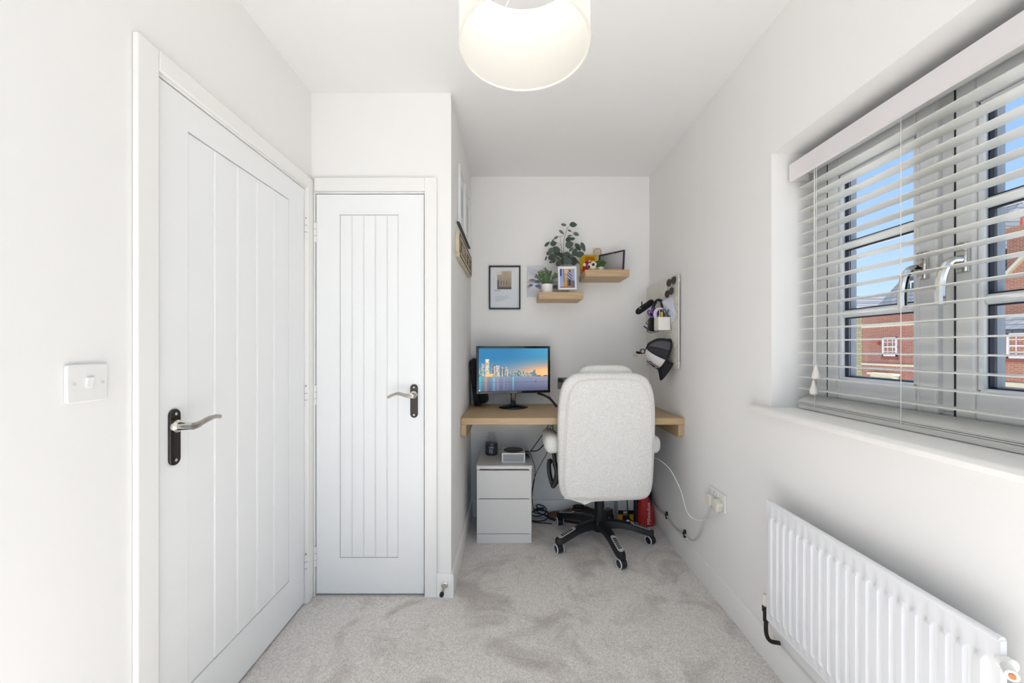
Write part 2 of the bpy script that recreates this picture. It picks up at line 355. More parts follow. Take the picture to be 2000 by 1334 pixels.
# ---- window: frame, sashes, bars, panes, handles
win = thing('window_1', (WX, (WY0+WY1)/2, WZ0), 'white plastic framed casement window behind the blind', 'window', kind='structure')
m = MB(); fx0, fx1 = WX, WX+.07; fw = .066
m.box(fx0, fx1, WY0, WY0+fw, WZ0+.015, WZ1).box(fx0, fx1, WY1-fw, WY1, WZ0+.015, WZ1).box(fx0, fx1, WY0+fw, WY1-fw, WZ0+.015, WZ0+.072).box(fx0, fx1, WY0+fw, WY1-fw, WZ1-.066, WZ1)
m.box(fx0, fx1, 1.029, 1.066, WZ0+.072, WZ1-.066)
build('outer_frame', m, M_UPVC, win, bevel=.004)
def sash(y0, y1, hy, hside):
    z0, z1 = WZ0+.062, WZ1-.056; gz0, gz1 = 1.118, 1.852; st = .05
    gy0, gy1 = y0+.058, y1-.044
    x0, x1 = WX-.016, WX+.05
    m = MB()
    m.box(x0, x1, y0, gy0, z0, z1).box(x0, x1, gy1, y1, z0, z1).box(x0, x1, gy0, gy1, z0, gz0).box(x0, x1, gy0, gy1, gz1, z1)
    s = build('sash', m, M_UPVC, win, bevel=.006, seg=3)
    # bead slopes and bars
    b = MB()
    for a in (gz0, gz1-.012): b.box(x0+.006, x0+.02, gy0, gy1, a, a+.012)
    b.box(x0+.006, x0+.02, gy0, gy0+.012, gz0, gz1).box(x0+.006, x0+.02, gy1-.012, gy1, gz0, gz1)
    build('glazing_bead', b, M_UPVC, s, bevel=.004)
    zs = [gz0+.01, 1.353, 1.594, gz1-.01]
    for z in zs[1:3]: build('glazing_bar', MB().box(x0+.012, x1-.01, gy0+.01, gy1-.01, z-.013, z+.013), M_UPVC, s, bevel=.005)
    for i in range(3):
        a, c = zs[i]+(.013 if i else 0), zs[i+1]-(.013 if i < 2 else 0)
        build('pane', MB().box(x0+.030, x0+.034, gy0+.01, gy1-.01, a, c), M_GLASS, s, smooth=0)
        g = MB(); t = .004
        g.box(x0+.020, x0+.030, gy0+.012, gy0+.012+t, a, c).box(x0+.020, x0+.030, gy1-.012-t, gy1-.012, a, c).box(x0+.020, x0+.030, gy0+.012, gy1-.012, a, a+t).box(x0+.020, x0+.030, gy0+.012, gy1-.012, c-t, c)
        build('gasket', g, mat('gasket', (40, 38, 52), .6), s, smooth=0)
        g = MB(); t = .006
        g.box(x0+.035, x0+.055, gy0+.012, gy0+.012+t, a, c).box(x0+.035, x0+.055, gy1-.012-t, gy1-.012, a, c).box(x0+.035, x0+.055, gy0+.012, gy1-.012, a, a+t)
        build('spacer', g, mat('spacer', (150, 158, 166), .5), s, smooth=0)
    # dark joint between frame and sash
    g = MB(); ye = y1
    g.box(x0+.004, x1, y1, y1+.005, z0, z1)
    build('joint_seal', g, mat('gasket', (40, 38, 52), .6), s, smooth=0)
    hz = 1.465
    h = build('handle', MB().box(x0-.014, x0, hy-.013, hy+.013, hz-.04, hz+.04), M_CHROME, s, bevel=.004)
    build('lever', MB().tube(bez([(x0-.012, hy, hz-.005), (x0-.034, hy+hside*.004, hz-.008), (x0-.046, hy+hside*.010, hz-.03), (x0-.048, hy+hside*.016, hz-.07), (x0-.046, hy+hside*.018, hz-.118)], 5), [.0095]*6+[.0105]*15, 10), M_CHROME, h)
    return s
sash(1.062, 1.434, 1.093, 1)
sash(.640, 1.020, .995, 1)
# sill board
m = MB().prism([(RX-.035, 1.0), (RX-.041, .996), (RX-.045, .988), (RX-.041, .977), (RX-.035, .972), (RX, .972), (WX+.01, .972), (WX+.01, 1.0)], 'y', WY0, WY1)
m.prism([(RX-.035, 1.0), (RX-.041, .996), (RX-.045, .988), (RX-.041, .977), (RX-.035, .972), (RX, .972), (RX, 1.0)], 'y', WY1, WY1+.09)
m.prism([(RX-.035, 1.0), (RX-.041, .996), (RX-.045, .988), (RX-.041, .977), (RX-.035, .972), (RX, .972), (RX, 1.0)], 'y', WY0-.09, WY0)
build('trim_3', m, M_GLOSS, label='white round-nosed window sill board', cat='window sill', kind='structure')

# ---- venetian blind
bl = thing('venetian_blind', (1.125, 1.05, 1.003), 'white slatted venetian blind lowered over the window', 'blind')
YB0, YB1 = WY0+.015, 1.488
build('headrail', MB().box(1.098, 1.158, YB0, YB1-.005, 1.905, 1.945), M_WHITEP, bl, bevel=.002)
v = build('valance', MB().prism([(1.070, 1.876), (1.077, 1.872), (1.080, 1.876), (1.080, 1.936), (1.076, 1.942), (1.070, 1.938)], 'y', YB0, YB1).box(1.080, 1.140, YB1-.008, YB1, 1.878, 1.938), mat('valance_white', (232, 226, 226), .35), bl, smooth=30)
M_SLAT = mat('slat_white', (247, 246, 242), .3); _n = M_SLAT.node_tree; _tr = _n.nodes.new('ShaderNodeBsdfTranslucent'); _tr.inputs[0].default_value = (.95, .94, .9, 1); _mx = _n.nodes.new('ShaderNodeMixShader'); _mx.inputs[0].default_value = .4
_n.links.new(_n.nodes['Principled BSDF'].outputs[0], _mx.inputs[1]); _n.links.new(_tr.outputs[0], _mx.inputs[2]); _n.links.new(_mx.outputs[0], _n.nodes['Material Output'].inputs[0])
sm = None; zs = [1.845-.0451*i for i in range(18)]
def slat_profile(cx, z, wd=.05, t=.0026, tilt=0):
    top = []; bot = []
    for i in range(7):
        q = -1+2*i/6; crown = .0022*(1-q*q)
        dx = q*wd/2; top.append((cx+dx, z+t/2+crown+tilt*q)); bot.append((cx+dx, z-t/2+crown+tilt*q))
    return top+bot[::-1]
for i, z in enumerate(zs):
    if sm is None:
        o = build('slat', MB().prism(slat_profile(1.126, zs[0]), 'y', YB0+.004, YB1-.004), M_SLAT, bl, smooth=30); sm = o.data
    else:
        o = build('slat', None, M_SLAT, bl, mesh=sm); o.location = (0, 0, z-zs[0])
for z, ti in ((1.0215, .0), (1.0275, .001), (1.041, .011)):
    build('slat', MB().prism(slat_profile(1.126, z, tilt=ti), 'y', YB0+.004, YB1-.004), M_SLAT, bl, smooth=30)
build('bottom_rail', MB().box(1.101, 1.151, YB0+.004, YB1-.004, 1.0015, 1.0185), M_SLAT, bl, bevel=.004)
M_CORD = mat('cord', (236, 233, 226), .8)
for y in (1.40, 1.09, .78):
    c = MB().tube([(1.0995, y, 1.905), (1.0995, y, 1.01)], .0009, 6).tube([(1.1525, y, 1.905), (1.1525, y, 1.01)], .0009, 6)
    for z in zs: c.tube([(1.0995, y, z-.003), (1.1525, y, z-.003)], .0006, 5)
    build('ladder_cord', c, M_CORD, bl)
for y, zt in ((1.378, 1.165), (1.388, 1.108)):
    c = build('pull_cord', MB().tube([(1.088, y, 1.90), (1.086, y, zt)], .0010, 6), M_CORD, bl)
    build('tassel', MB().lathe([(.004, .030), (.0045, .022), (.0075, .010), (.0115, -.006), (.0122, -.016), (.009, -.021)], (1.086, y, zt-.022), 16), mat('tassel', (236, 228, 220), .45), c)

# ---- pendant lamp
LC = Vector((.031, .966)); LR, LZ0, LZ1 = .162, 1.985, 2.218
lamp = thing('pendant_lamp', (LC.x, LC.y, LZ0), 'white fabric drum pendant lamp hanging from the ceiling', 'lamp')
M_SHADE = shade_mat()
shp = [(LR, LZ0), (LR, LZ1)]
build('lamp_shade', MB().lathe([(LR, LZ0+.001), (LR, LZ1-.001), (LR-.0012, LZ1-.001), (LR-.0012, LZ0+.001), (LR, LZ0+.001)], (LC.x, LC.y, 0), 72, cap=False), M_SHADE, lamp)
def ring(z, R, r, n=72): return MB().tube([(LC.x+R*math.cos(2*PI*i/n), LC.y+R*math.sin(2*PI*i/n), z) for i in range(n)], r, 8, closed=True)
M_TRIMF = mat('shade_trim', (240, 234, 222), .8)
build('shade_rim', ring(LZ0, LR-.0006, .0028), M_TRIMF, lamp); build('shade_rim', ring(LZ1, LR-.0006, .0028), M_TRIMF, lamp)
sp = MB()
for k in range(3):
    a = 2*PI*k/3+1.9; sp.tube([(LC.x+.02*math.cos(a), LC.y+.02*math.sin(a), LZ1-.03), (LC.x+.05*math.cos(a), LC.y+.05*math.sin(a), LZ1-.03), (LC.x+LR*math.cos(a), LC.y+LR*math.sin(a), LZ1)], .0018, 8)
sp.merge(ring(LZ1-.03, .021, .002, 24)); build('shade_carrier', sp, M_WHITEP, lamp)
build('bulb_holder', MB().lathe([(.012, .06), (.018, .04), (.0195, -.005), (.016, -.012)], (LC.x, LC.y, LZ1+.03), 24), M_WHITEP, lamp)
m_b = bpy.data.materials.new('bulb_glow'); m_b.use_nodes = True; q = m_b.node_tree.nodes['Principled BSDF']; q.inputs['Emission Color'].default_value = (1, .95, .88, 1); q.inputs['Emission Strength'].default_value = BULB
build('bulb', MB().ellipsoid((LC.x, LC.y, 2.205), (.030, .030, .034), 24, 14), m_b, lamp)
build('cord', MB().tube([(LC.x, LC.y, LZ1+.04), (LC.x, LC.y, H-.02)], .003, 8), M_WHITEP, lamp)
build('ceiling_rose', MB().lathe([(.012, -.035), (.036, -.026), (.043, -.012), (.043, 0)], (LC.x, LC.y, H), 32), M_WHITEP, lamp)
# ================================================================== STREET
build('street', MB().box(-40, 70, -40, 90, -3.0, -2.75), mat('paving', (186, 182, 174), .95, var=(.4, .2, (170, 166, 160))), label='grey tarmac street below the window', cat='street', kind='structure')

# the houses across the street (their fronts stand in the plane X = 20)
M_BRK = brick_mat('red_brick', (176, 104, 82), (160, 88, 68), (190, 160, 140), 'Y'); M_BRK2 = brick_mat('orange_brick', (190, 118, 86), (172, 100, 74), (200, 170, 146), 'Y')
M_STONE = brick_mat('yellow_stone', (196, 178, 128), (174, 156, 108), (150, 134, 98), 'Y', .38, .16); M_SLATE = slate_mat(); M_BAND = mat('cream_stone', (226, 212, 180), .9)
M_WHT = mat('painted_white', (240, 240, 238), .6); M_PANE = mat('dark_window_pane', (60, 72, 78), .1)
def house_window(parent, x, y0, y1, z0, z1):
    f = .07; m = MB().box(x-.05, x+.1, y0, y0+f, z0, z1).box(x-.05, x+.1, y1-f, y1, z0, z1).box(x-.05, x+.1, y0, y1, z0, z0+f+.03).box(x-.05, x+.1, y0, y1, z1-f, z1)
    zm = (z0+z1)/2; m.box(x-.03, x+.1, y0, y1, zm-.03, zm+.03)
    for k in (1, 2): yy = y0+(y1-y0)*k/3; m.box(x-.01, x+.08, yy-.015, yy+.015, z0, z1)
    for zz in ((z0+zm)/2, (z1+zm)/2): m.box(x-.01, x+.08, y0, y1, zz-.015, zz+.015)
    wd = build('window', m, M_WHT, parent, smooth=0)
    build('glass', MB().box(x+.04, x+.06, y0+.03, y1-.03, z0+.03, z1-.03), M_PANE, wd, smooth=0)
    build('brick_sill', MB().box(x-.06, x+.1, y0-.05, y1+.05, z0-.16, z0), mat('sill_brick', (150, 84, 66), .9), wd, smooth=0)
G = -2.75
h1 = thing('terraced_house', (22, 19.5, G), 'red brick house with cream bands and slate roof across the street', 'house')
build('wall', MB().box(20, 27, 18.3, 22.0, G, 3.25), M_BRK, h1, smooth=0)
build('stone_band', MB().box(19.93, 20.02, 18.3, 22.0, 2.40, 2.51), M_BAND, h1, smooth=0); build('stone_band', MB().box(19.93, 20.02, 18.3, 22.0, .31, .42), M_BAND, h1, smooth=0)
house_window(h1, 20, 20.0, 20.79, .83, 1.83)
build('alarm_box', MB().box(19.9, 20.0, 20.92, 21.06, 1.42, 1.60), mat('alarm_red', (176, 70, 52), .5), h1, bevel=.02)
build('roof', MB().prism([(19.7, 3.2), (24.2, 8.2), (28.6, 3.2)], 'y', 18.3, 21.15), M_SLATE, h1, smooth=0)
dm = build('dormer', MB().box(20.8, 23, 19.1, 20.15, 3.8, 5.0), M_SLATE, h1, smooth=0)
build('dormer_window', MB().box(20.75, 20.82, 19.45, 20.1, 4.0, 4.75), M_WHT, dm, smooth=0); build('dormer_glass', MB().box(20.72, 20.76, 19.55, 19.75, 4.1, 4.65).box(20.72, 20.76, 19.82, 20.0, 4.1, 4.65), M_PANE, dm, smooth=0)
pc = build('porch_canopy', MB().box(19.55, 20, 19.8, 21.25, -.17, -.07).box(19.65, 20, 19.9, 21.15, -.33, -.17).box(19.6, 20, 19.85, 21.2, -.42, -.33), M_BAND, h1, smooth=0)
build('door', MB().box(19.9, 20.02, 20.1, 20.9, G, -.42), M_WHT, h1, smooth=0); build('fanlight', MB().box(19.87, 19.91, 20.2, 20.8, -.8, -.5), M_PANE, h1, smooth=0)
h2 = thing('stone_house', (22, 23.5, G), 'yellow stone house with a gabled end beside the brick terrace', 'house')
build('wall', MB().prism([(22.02, G), (25.2, G), (25.2, 2.0), (23.3, 4.15), (22.02, 3.0)], 'x', 20, 26), M_STONE, h2, smooth=0)
build('roof', MB().prism([(25.3, 2.0), (23.3, 4.22), (22.0, 3.05), (22.0, 3.2), (23.3, 4.4), (25.3, 2.2)], 'x', 19.9, 26), M_SLATE, h2, smooth=0)
h3 = thing('corner_house', (22, 15, G), 'orange brick house with chimney and stepped slate roofs across the street', 'house')
build('wall', MB().box(20, 27, 11.5, 16.9, G, 2.1), M_BRK2, h3, smooth=0)
build('stone_band', MB().box(19.93, 20.02, 11.5, 16.9, -.30, -.12), M_BAND, h3, smooth=0)
house_window(h3, 20, 14.75, 15.56, .84, 1.85); house_window(h3, 20, 12.6, 13.4, .84, 1.85)
build('garage_door', MB().box(19.95, 20.05, 12.6, 15.9, G, -.45), mat('garage_brown', (110, 92, 80), .6), h3, smooth=0)
build('lean_to_roof', MB().prism([(19.75, 2.0), (21.6, 2.75), (21.6, 2.6), (19.75, 1.85)], 'y', 11.4, 16.95), M_SLATE, h3, smooth=0)
build('gable_wall', MB().prism([(17.4, 2.1), (17.4, 3.45), (14.8, 6.35), (12.2, 3.45), (12.2, 2.1)], 'x', 21.3, 22.3), M_BRK2, h3, smooth=0)
build('gable_verge', MB().prism([(17.5, 3.3), (17.5, 3.46), (14.8, 6.47), (14.8, 6.25)], 'x', 21.15, 21.3), M_BAND, h3, smooth=0)
build('main_roof', MB().prism([(21.6, 3.3), (23.5, 6.0), (27, 3.3)], 'y', 11, 18.15), M_SLATE, h3, smooth=0)
ch = build('chimney', MB().box(22.6, 23.6, 16.9, 17.6, 4.6, 6.55).box(22.5, 23.7, 16.8, 17.7, 6.4, 6.7), M_BRK2, h3, smooth=0)
build('chimney_pot', MB().lathe([(.18, 6.7), (.16, 7.1)], (23.0, 17.25, 0), 16), mat('terracotta', (190, 110, 80), .9), ch)

# ================================================================== FITTINGS ON THE WALLS
# light switch
sw = thing('light_switch', (LX, .9, 1.152), 'square white single light switch beside the wide door', 'light switch')
pl = build('switch_plate', MB().prism([(.900+a, 1.150+b) for a, b in rrect(.088, .088, .007)], 'x', LX, LX+.0095), M_WHITEP, sw, bevel=.003, seg=3)
build('rocker', MB().prism([(LX+.0085, 1.139), (LX+.0115, 1.139), (LX+.0155, 1.163), (LX+.0085, 1.163)], 'y', .8935, .9085), M_WHITEP, pl, bevel=.0008)
for y in (.870, .931): build('screw_cap', MB().lathe([(.0042, 0), (.0040, .0008)], (LX+.0095, y, 1.150), 16, 'x'), mat('screw_cap', (222, 221, 218), .4), pl)
# door stop on the closet skirting
ds = thing('door_stop', (-.331, CY-.014, .05), 'chrome door stop with a black rubber tip on the skirting', 'door stop')
build('base_disc', MB().lathe([(.017, 0), (.017, -.004), (.012, -.008)], (-.333, CY-.014, .062), 20, 'y'), M_CHROME, ds)
build('rod', MB().tube([(-.333, CY-.02, .062), (-.334, CY-.075, .061)], .0065, 12), M_SATIN, ds)
build('rubber_tip', MB().lathe([(.009, 0), (.0105, -.004), (.0105, -.016), (.008, -.02)], (-.334, CY-.075, .061), 16, 'y'), M_BLACK, ds)
# double socket on the right wall, two plugs, their cables, clips
def socket(loc_x, y0, y1, z0, z1, name, label, m=M_WHITEP):
    s = thing(name, (loc_x, (y0+y1)/2, z0), label, 'socket')
    p = build('face_plate', MB().prism([((y0+y1)/2+a, (z0+z1)/2+b) for a, b in rrect(abs(y1-y0), z1-z0, .005)], 'x', loc_x, loc_x-.009), m, s, bevel=.002)
    for dy in (-.012, .012): build('rocker', MB().box(loc_x-.013, loc_x-.008, (y0+y1)/2+dy-.006, (y0+y1)/2+dy+.006, z1-.028, z1-.010), m, p, bevel=.001)
    build('switch_mark', MB().box(loc_x-.0133, loc_x-.0128, (y0+y1)/2-.016, (y0+y1)/2-.010, z1-.016, z1-.012).box(loc_x-.0133, loc_x-.0128, (y0+y1)/2+.009, (y0+y1)/2+.015, z1-.016, z1-.012), mat('mark_red', (150, 50, 50), .5), p)
    return s
socket(RX, 1.820, 1.966, .449, .535, 'double_socket', 'white double wall socket above the skirting with plugs in it')
def plug(y, z, label, rot=0, name='plug'):
    p = thing(name, (RX-.009, y, z), label, 'plug')
    M = Matrix.Translation((RX-.009, y, z)) @ Matrix.Rotation(rot, 4, 'X')
    build('plug_body', MB().prism([(a, b) for a, b in [(-.022, -.024), (.022, -.024), (.026, -.012), (.026, .016), (.018, .024), (-.018, .024), (-.026, .016), (-.026, -.012)]], 'x', 0, -.028).xf(M), M_CREAMP, p, bevel=.005)
    build('cable_neck', MB().lathe([(.006, 0), (.0045, -.014)], (-.014, 0, -.024), 12).xf(M), M_CREAMP, p)
    return p
p1 = plug(1.930, .478, 'cream plug with a thick lead and its cable clip chain, in the wall socket', name='power_plug')
build('lead', MB().tube(bez([(RX-.024, 1.93, .44), (RX-.022, 1.95, .40), (RX-.018, 2.02, .31), (RX-.014, 2.08, .215), (RX-.010, 2.15, .163), (RX-.008, 2.24, .150), (RX-.010, 2.33, .136), (RX-.010, 2.42, .130), (RX-.008, 2.51, .142), (RX-.01, 2.62, .135), (RX-.012, 2.8, .135)], 6), .0042, 8), mat('beige_cable', (214, 208, 196), .5), p1)
p2 = plug(1.858, .476, 'cream plug with a thin white charging lead, in the wall socket', .25, name='charger_plug')
cab = [(RX-.02, 1.858, .445)]+[P(u, v, Y) for u, v, Y in ((1395, 1009, 1.90), (1377, 1014.7, 1.98), (1356, 1014, 2.05), (1341, 998, 2.10), (1329.5, 958, 2.16), (1312, 922, 2.22), (1299, 907, 2.27), (1285, 897, 2.32), (1272, 893.5, 2.36), (1255, 894, 2.40))]
build('lead', MB().tube(bez(cab, 6), .0022, 8), mat('white_cable', (240, 240, 238), .45), p2)
for y, z, lb in ((2.247, .152, 'black cable clip where the thick beige lead turns along the skirting'), (2.51, .146, 'black cable clip above the skirting beside the red bag')):
    build('cable_clip', MB().box(RX-.012, RX, y-.008, y+.008, z-.022, z+.022).lathe([(.0085, -.008), (.0085, .008)], (RX-.009, y, z), 14, 'y'), M_BLACK, bevel=.002, label=lb, cat='cable clip', group='cable clips above the skirting')
# metal socket behind the desk
ms = thing('metal_socket', (.41, BY, .94), 'brushed steel wall socket behind the chair above the desk', 'socket')
build('face_plate', MB().prism([(.41+a, .975+b) for a, b in rrect(.146, .086, .005)], 'y', BY-.006, BY), M_SATIN, ms, bevel=.002)
for x_ in (.393, .44): build('rocker', MB().box(x_, x_+.015, BY-.009, BY-.005, .985, 1.003), M_BLACK, ms)
build('adapter', MB().box(.338, .372, BY-.04, BY-.006, .985, 1.012), M_BLACK, ms, bevel=.003)

# radiator
rad = thing('radiator', (.95, 1.08, .14), 'white ribbed panel radiator mounted below the window', 'radiator')
RY0, RY1, RZ0, RZ1, RXF = .74, 1.42, .236, .668, .928
nf = 21; pitch = (RY1-RY0-.03)/nf
vs, fs = [], []
ys = []
for i in range(nf):
    c = RY0+.015+pitch*(i+.5)
    ys += [(c-pitch*.5, 0), (c-pitch*.30, 0), (c-pitch*.20, 1), (c+pitch*.20, 1), (c+pitch*.30, 0)]
ys = [(RY0, 0)]+ys+[(RY1-.015, 0), (RY1, 0)]
zs_ = [(RZ0, 0), (RZ0+.030, 0), (RZ0+.034, .45), (RZ0+.046, 1), (RZ1-.055, 1), (RZ1-.046, .45), (RZ1-.042, 0), (RZ1, 0)]
for z, kz in zs_:
    for y, ky in ys: vs.append((RXF+.009*(1-ky*kz), y, z))
ny = len(ys)
for j in range(len(zs_)-1):
    for i in range(ny-1): fs.append((j*ny+i, j*ny+i+1, (j+1)*ny+i+1, (j+1)*ny+i))
m = MB().add(vs, fs)
m.box(RXF+.0093, RXF+.022, RY0, RY1, RZ0, RZ1)
M_RAD = mat('radiator_enamel', (236, 236, 238), .3)
build('front_panel', m, M_RAD, rad, smooth=50)
for nm_, z_ in (('top_seam', RZ1), ('bottom_seam', RZ0)): build(nm_, MB().tube([(RXF+.0155, RY0+.0015, z_), (RXF+.0155, RY1-.0015, z_)], .0075, 10), M_RAD, rad)
cv = MB()
for i in range(30):
    y = RY0+.03+(RY1-RY0-.06)*i/29; cv.box(RXF+.022, RXF+.055, y-.0015, y+.0015, RZ0+.05, RZ1-.04)
build('convector_fins', cv, M_RAD, rad, smooth=0)
for y in (RY0+.1, RY1-.1): build('wall_bracket', MB().box(RXF+.022, RX, y-.012, y+.012, RZ0+.06, RZ1-.06), M_RAD, rad, bevel=.002)
vl = build('lockshield_valve', MB().lathe([(.010, .205), (.010, .240), (.013, .243), (.013, .262), (.010, .266)], (.955, 1.450, 0), 14).lathe([(.009, 0), (.011, -.012), (.009, -.030)], (.955, 1.45, .252), 12, 'y'), M_DKMETAL, rad)
build('valve_cap', MB().lathe([(.012, .266), (.012, .300), (.009, .306)], (.955, 1.450, 0), 16), M_CREAMP, vl)
build('pipe_tail', MB().tube(bez([(.955, 1.450, .21), (.956, 1.449, .16), (.968, 1.445, .135), (1.0, 1.44, .130)], 5), .0075, 10), M_DKMETAL, rad)
tv = build('bleed_valve', MB().tube([(.945, RY0+.004, .628), (.945, RY0-.012, .628)], .014, 16).tube([(.935, RY0-.012, .628), (.916, RY0-.034, .630)], .0095, 16), M_WHITEP, rad)
build('valve_core', MB().tube([(.9165, RY0-.0335, .630), (.9145, RY0-.0355, .630)], .0048, 12), mat('brass', (168, 110, 70), .35, .8), tv)

# ================================================================== DESK
DZ0, DZ1, DY0 = .783, .823, 2.262
dk = thing('desk', (.355, 2.55, .70), 'pale oak fitted desk spanning the alcove wall to wall', 'desk')
build('desk_top', MB().box(AX+.002, RX-.002, DY0, BY-.001, DZ0, DZ1), M_OAK, dk, bevel=.003)
for x0, x1 in ((AX+.001, AX+.034), (RX-.034, RX-.001)):
    pr = [(DY0+.004, DZ0)]+[(DY0+.004+.03*(1-math.cos(a)), DZ0-.048-.030*math.sin(a)) for a in [PI/2*i/6 for i in range(7)]]+[(BY-.001, DZ0-.078), (BY-.001, DZ0)]
    build('support_rail', MB().prism(pr, 'x', x0, x1), M_OAKY, dk, bevel=.004, seg=3)
# white drawer unit
dx0, dx1, dy = -.225, .126, 2.437
du = thing('drawer_unit', (-.05, dy+.2, 0), 'white two-drawer bedside unit under the desk', 'drawer unit')
build('carcass', MB().box(dx0+.002, dx0+.018, dy+.004, dy+.395, 0, .468).box(dx1-.018, dx1-.002, dy+.004, dy+.395, 0, .468).box(dx0+.018, dx1-.018, dy+.385, dy+.395, 0, .468).box(dx0+.018, dx1-.018, dy+.02, dy+.385, .05, .06), M_WLAM, du, smooth=0)
build('top_panel', MB().box(dx0, dx1, dy-.002, dy+.397, .469, .490), M_WLAM, du, bevel=.001)
for z0, z1 in ((.283, .459), (.060, .278)):
    build('drawer', MB().box(dx0+.020, dx1-.020, dy+.003, dy+.38, z0+.01, z1-.006).box(dx0+.004, dx1-.004, dy, dy+.018, z0, z1), M_WLAM, du, bevel=.001)
build('plinth', MB().box(dx0+.004, dx1-.004, dy+.002, dy+.018, 0, .056), M_WLAM, du, bevel=.001)
# candle jar
cj = thing('candle_jar', (-.14, 2.70, .49), 'dark candle in a lidded glass jar on the white drawer unit', 'candle jar')
cx, cy = -.143, 2.70
build('jar', MB().lathe([(.040, .4905), (.044, .496), (.045, .565), (.040, .585), (.030, .597), (.029, .606)], (cx, cy, 0), 32), M_CLEAR, cj)
build('wax', MB().lathe([(.038, .493), (.0425, .498), (.0425, .570), (.001, .571)], (cx, cy, 0), 32), mat('dark_wax', (44, 44, 54), .4), cj)
build('lid', MB().lathe([(.031, .606), (.036, .609), (.036, .614), (.022, .618), (.020, .624), (.026, .632), (.027, .640), (.020, .645)], (cx, cy, 0), 32), M_CLEAR, cj)
lb = MB()
for k in range(10):
    a0, a1 = -PI/2-.62+1.24*k/10, -PI/2-.62+1.24*(k+1)/10
    lb.add([(cx+.0456*math.cos(a), cy+.0456*math.sin(a), z) for a, z in ((a0, .508), (a1, .508), (a1, .560), (a0, .560))], [(0, 1, 2, 3)])
lab = build('label', lb, mat('jar_label', (62, 66, 78), .5), cj)
build('label_marks', MB().box(cx-.015, cx+.017, cy-.0468, cy-.0458, .546, .551).box(cx-.012, cx-.006, cy-.0468, cy-.0458, .516, .538).box(cx+.002, cx+.008, cy-.0468, cy-.0458, .512, .538).box(cx-.012, cx+.012, cy-.0468, cy-.0458, .511, .5145), mat('label_white', (190, 192, 196), .5), lab)
# white console with round black top grille
gx0, gx1, gy0, gy1 = -.066, .085, 2.50, 2.65
gc = thing('white_speaker_box', (0, 2.57, .49), 'small white box with a black round top grille on the drawer unit', 'game console')
fr = MB().box(gx0, gx1, gy0+.006, gy1, .491, .553).box(gx0, gx0+.009, gy0, gy0+.006, .491, .553).box(gx1-.009, gx1, gy0, gy0+.006, .491, .553).box(gx0+.009, gx1-.009, gy0, gy0+.006, .491, .499).box(gx0+.009, gx1-.009, gy0, gy0+.006, .545, .553)
build('case', fr, mat('console_white', (230, 230, 230), .4), gc)
gr = MB()
for k in range(11): gr.box(gx0+.009, gx1-.009, gy0+.002, gy0+.006, .4995+k*.0042, .4995+k*.0042+.0026)
build('front_grille', gr, mat('grille_grey', (186, 190, 190), .6), gc, smooth=0)
build('top_grille', MB().lathe([(.066, 0), (.066, .003), (.062, .004)], ((gx0+gx1)/2, 2.577, .553), 40), M_BLACK, gc)
build('plugs', MB().box(gx1, gx1+.03, 2.56, 2.60, .505, .545).box(gx1, gx1+.02, 2.53, 2.548, .515, .530), M_BLACK, gc, bevel=.004)
# monitor, turned a little
mo = thing('monitor', (.01, 2.665, DZ1), 'black flat-screen monitor on a round stand showing a skyline at dusk', 'monitor', rotz=math.radians(11))
MM = W[mo]
def ml(mb): return mb
mw, mz0, mz1 = .516, .100, .425
fr = MB().box(-mw/2, -mw/2+.016, -.02, .012, mz0, mz1).box(mw/2-.016, mw/2, -.02, .012, mz0, mz1).box(-mw/2+.016, mw/2-.016, -.02, .012, mz0, mz0+.018).box(-mw/2+.016, mw/2-.016, -.02, .012, mz1-.016, mz1).box(-mw/2+.016, mw/2-.016, -.012, .012, mz0+.018, mz1-.016)
build('bezel', fr, M_BLACKG, mo, local=True, bevel=.002)
build('back_shell', MB().box(-.2, .2, .012, .04, mz0+.04, mz1-.05), M_BLACK, mo, local=True, bevel=.012)
BLD = [(0, .03, .55, (86, 150, 160)), (.037, .082, .65, (150, 160, 168)), (.092, .147, .745, (214, 205, 186)), (.165, .178, .5, (70, 110, 140)), (.18, .232, .585, (198, 196, 188)), (.185, .21, .63, (60, 90, 120)), (.245, .292, .60, (206, 190, 176)), (.30, .327, .52, (66, 96, 124)), (.33, .345, .56, (190, 180, 170)), (.347, .362, .54, (60, 74, 100)), (.39, .42, .57, (176, 160, 150)), (.375, .392, .5, (120, 150, 170))]
rnd = random.Random(3)
for k in range(26):
    x0 = .43+k*.0155; BLD.append((x0, x0+.013, .40+rnd.random()*.075*(1-k/40), (88+rnd.randint(-20, 24), 128+rnd.randint(-16, 20), 150)))
BLD += [(.56, .592, .49, (70, 120, 140)), (.768, .785, .44, (60, 110, 130)), (.787, .82, .485, (66, 120, 140))]
noise = [[rnd.random() for _ in range(180)] for _ in range(120)]
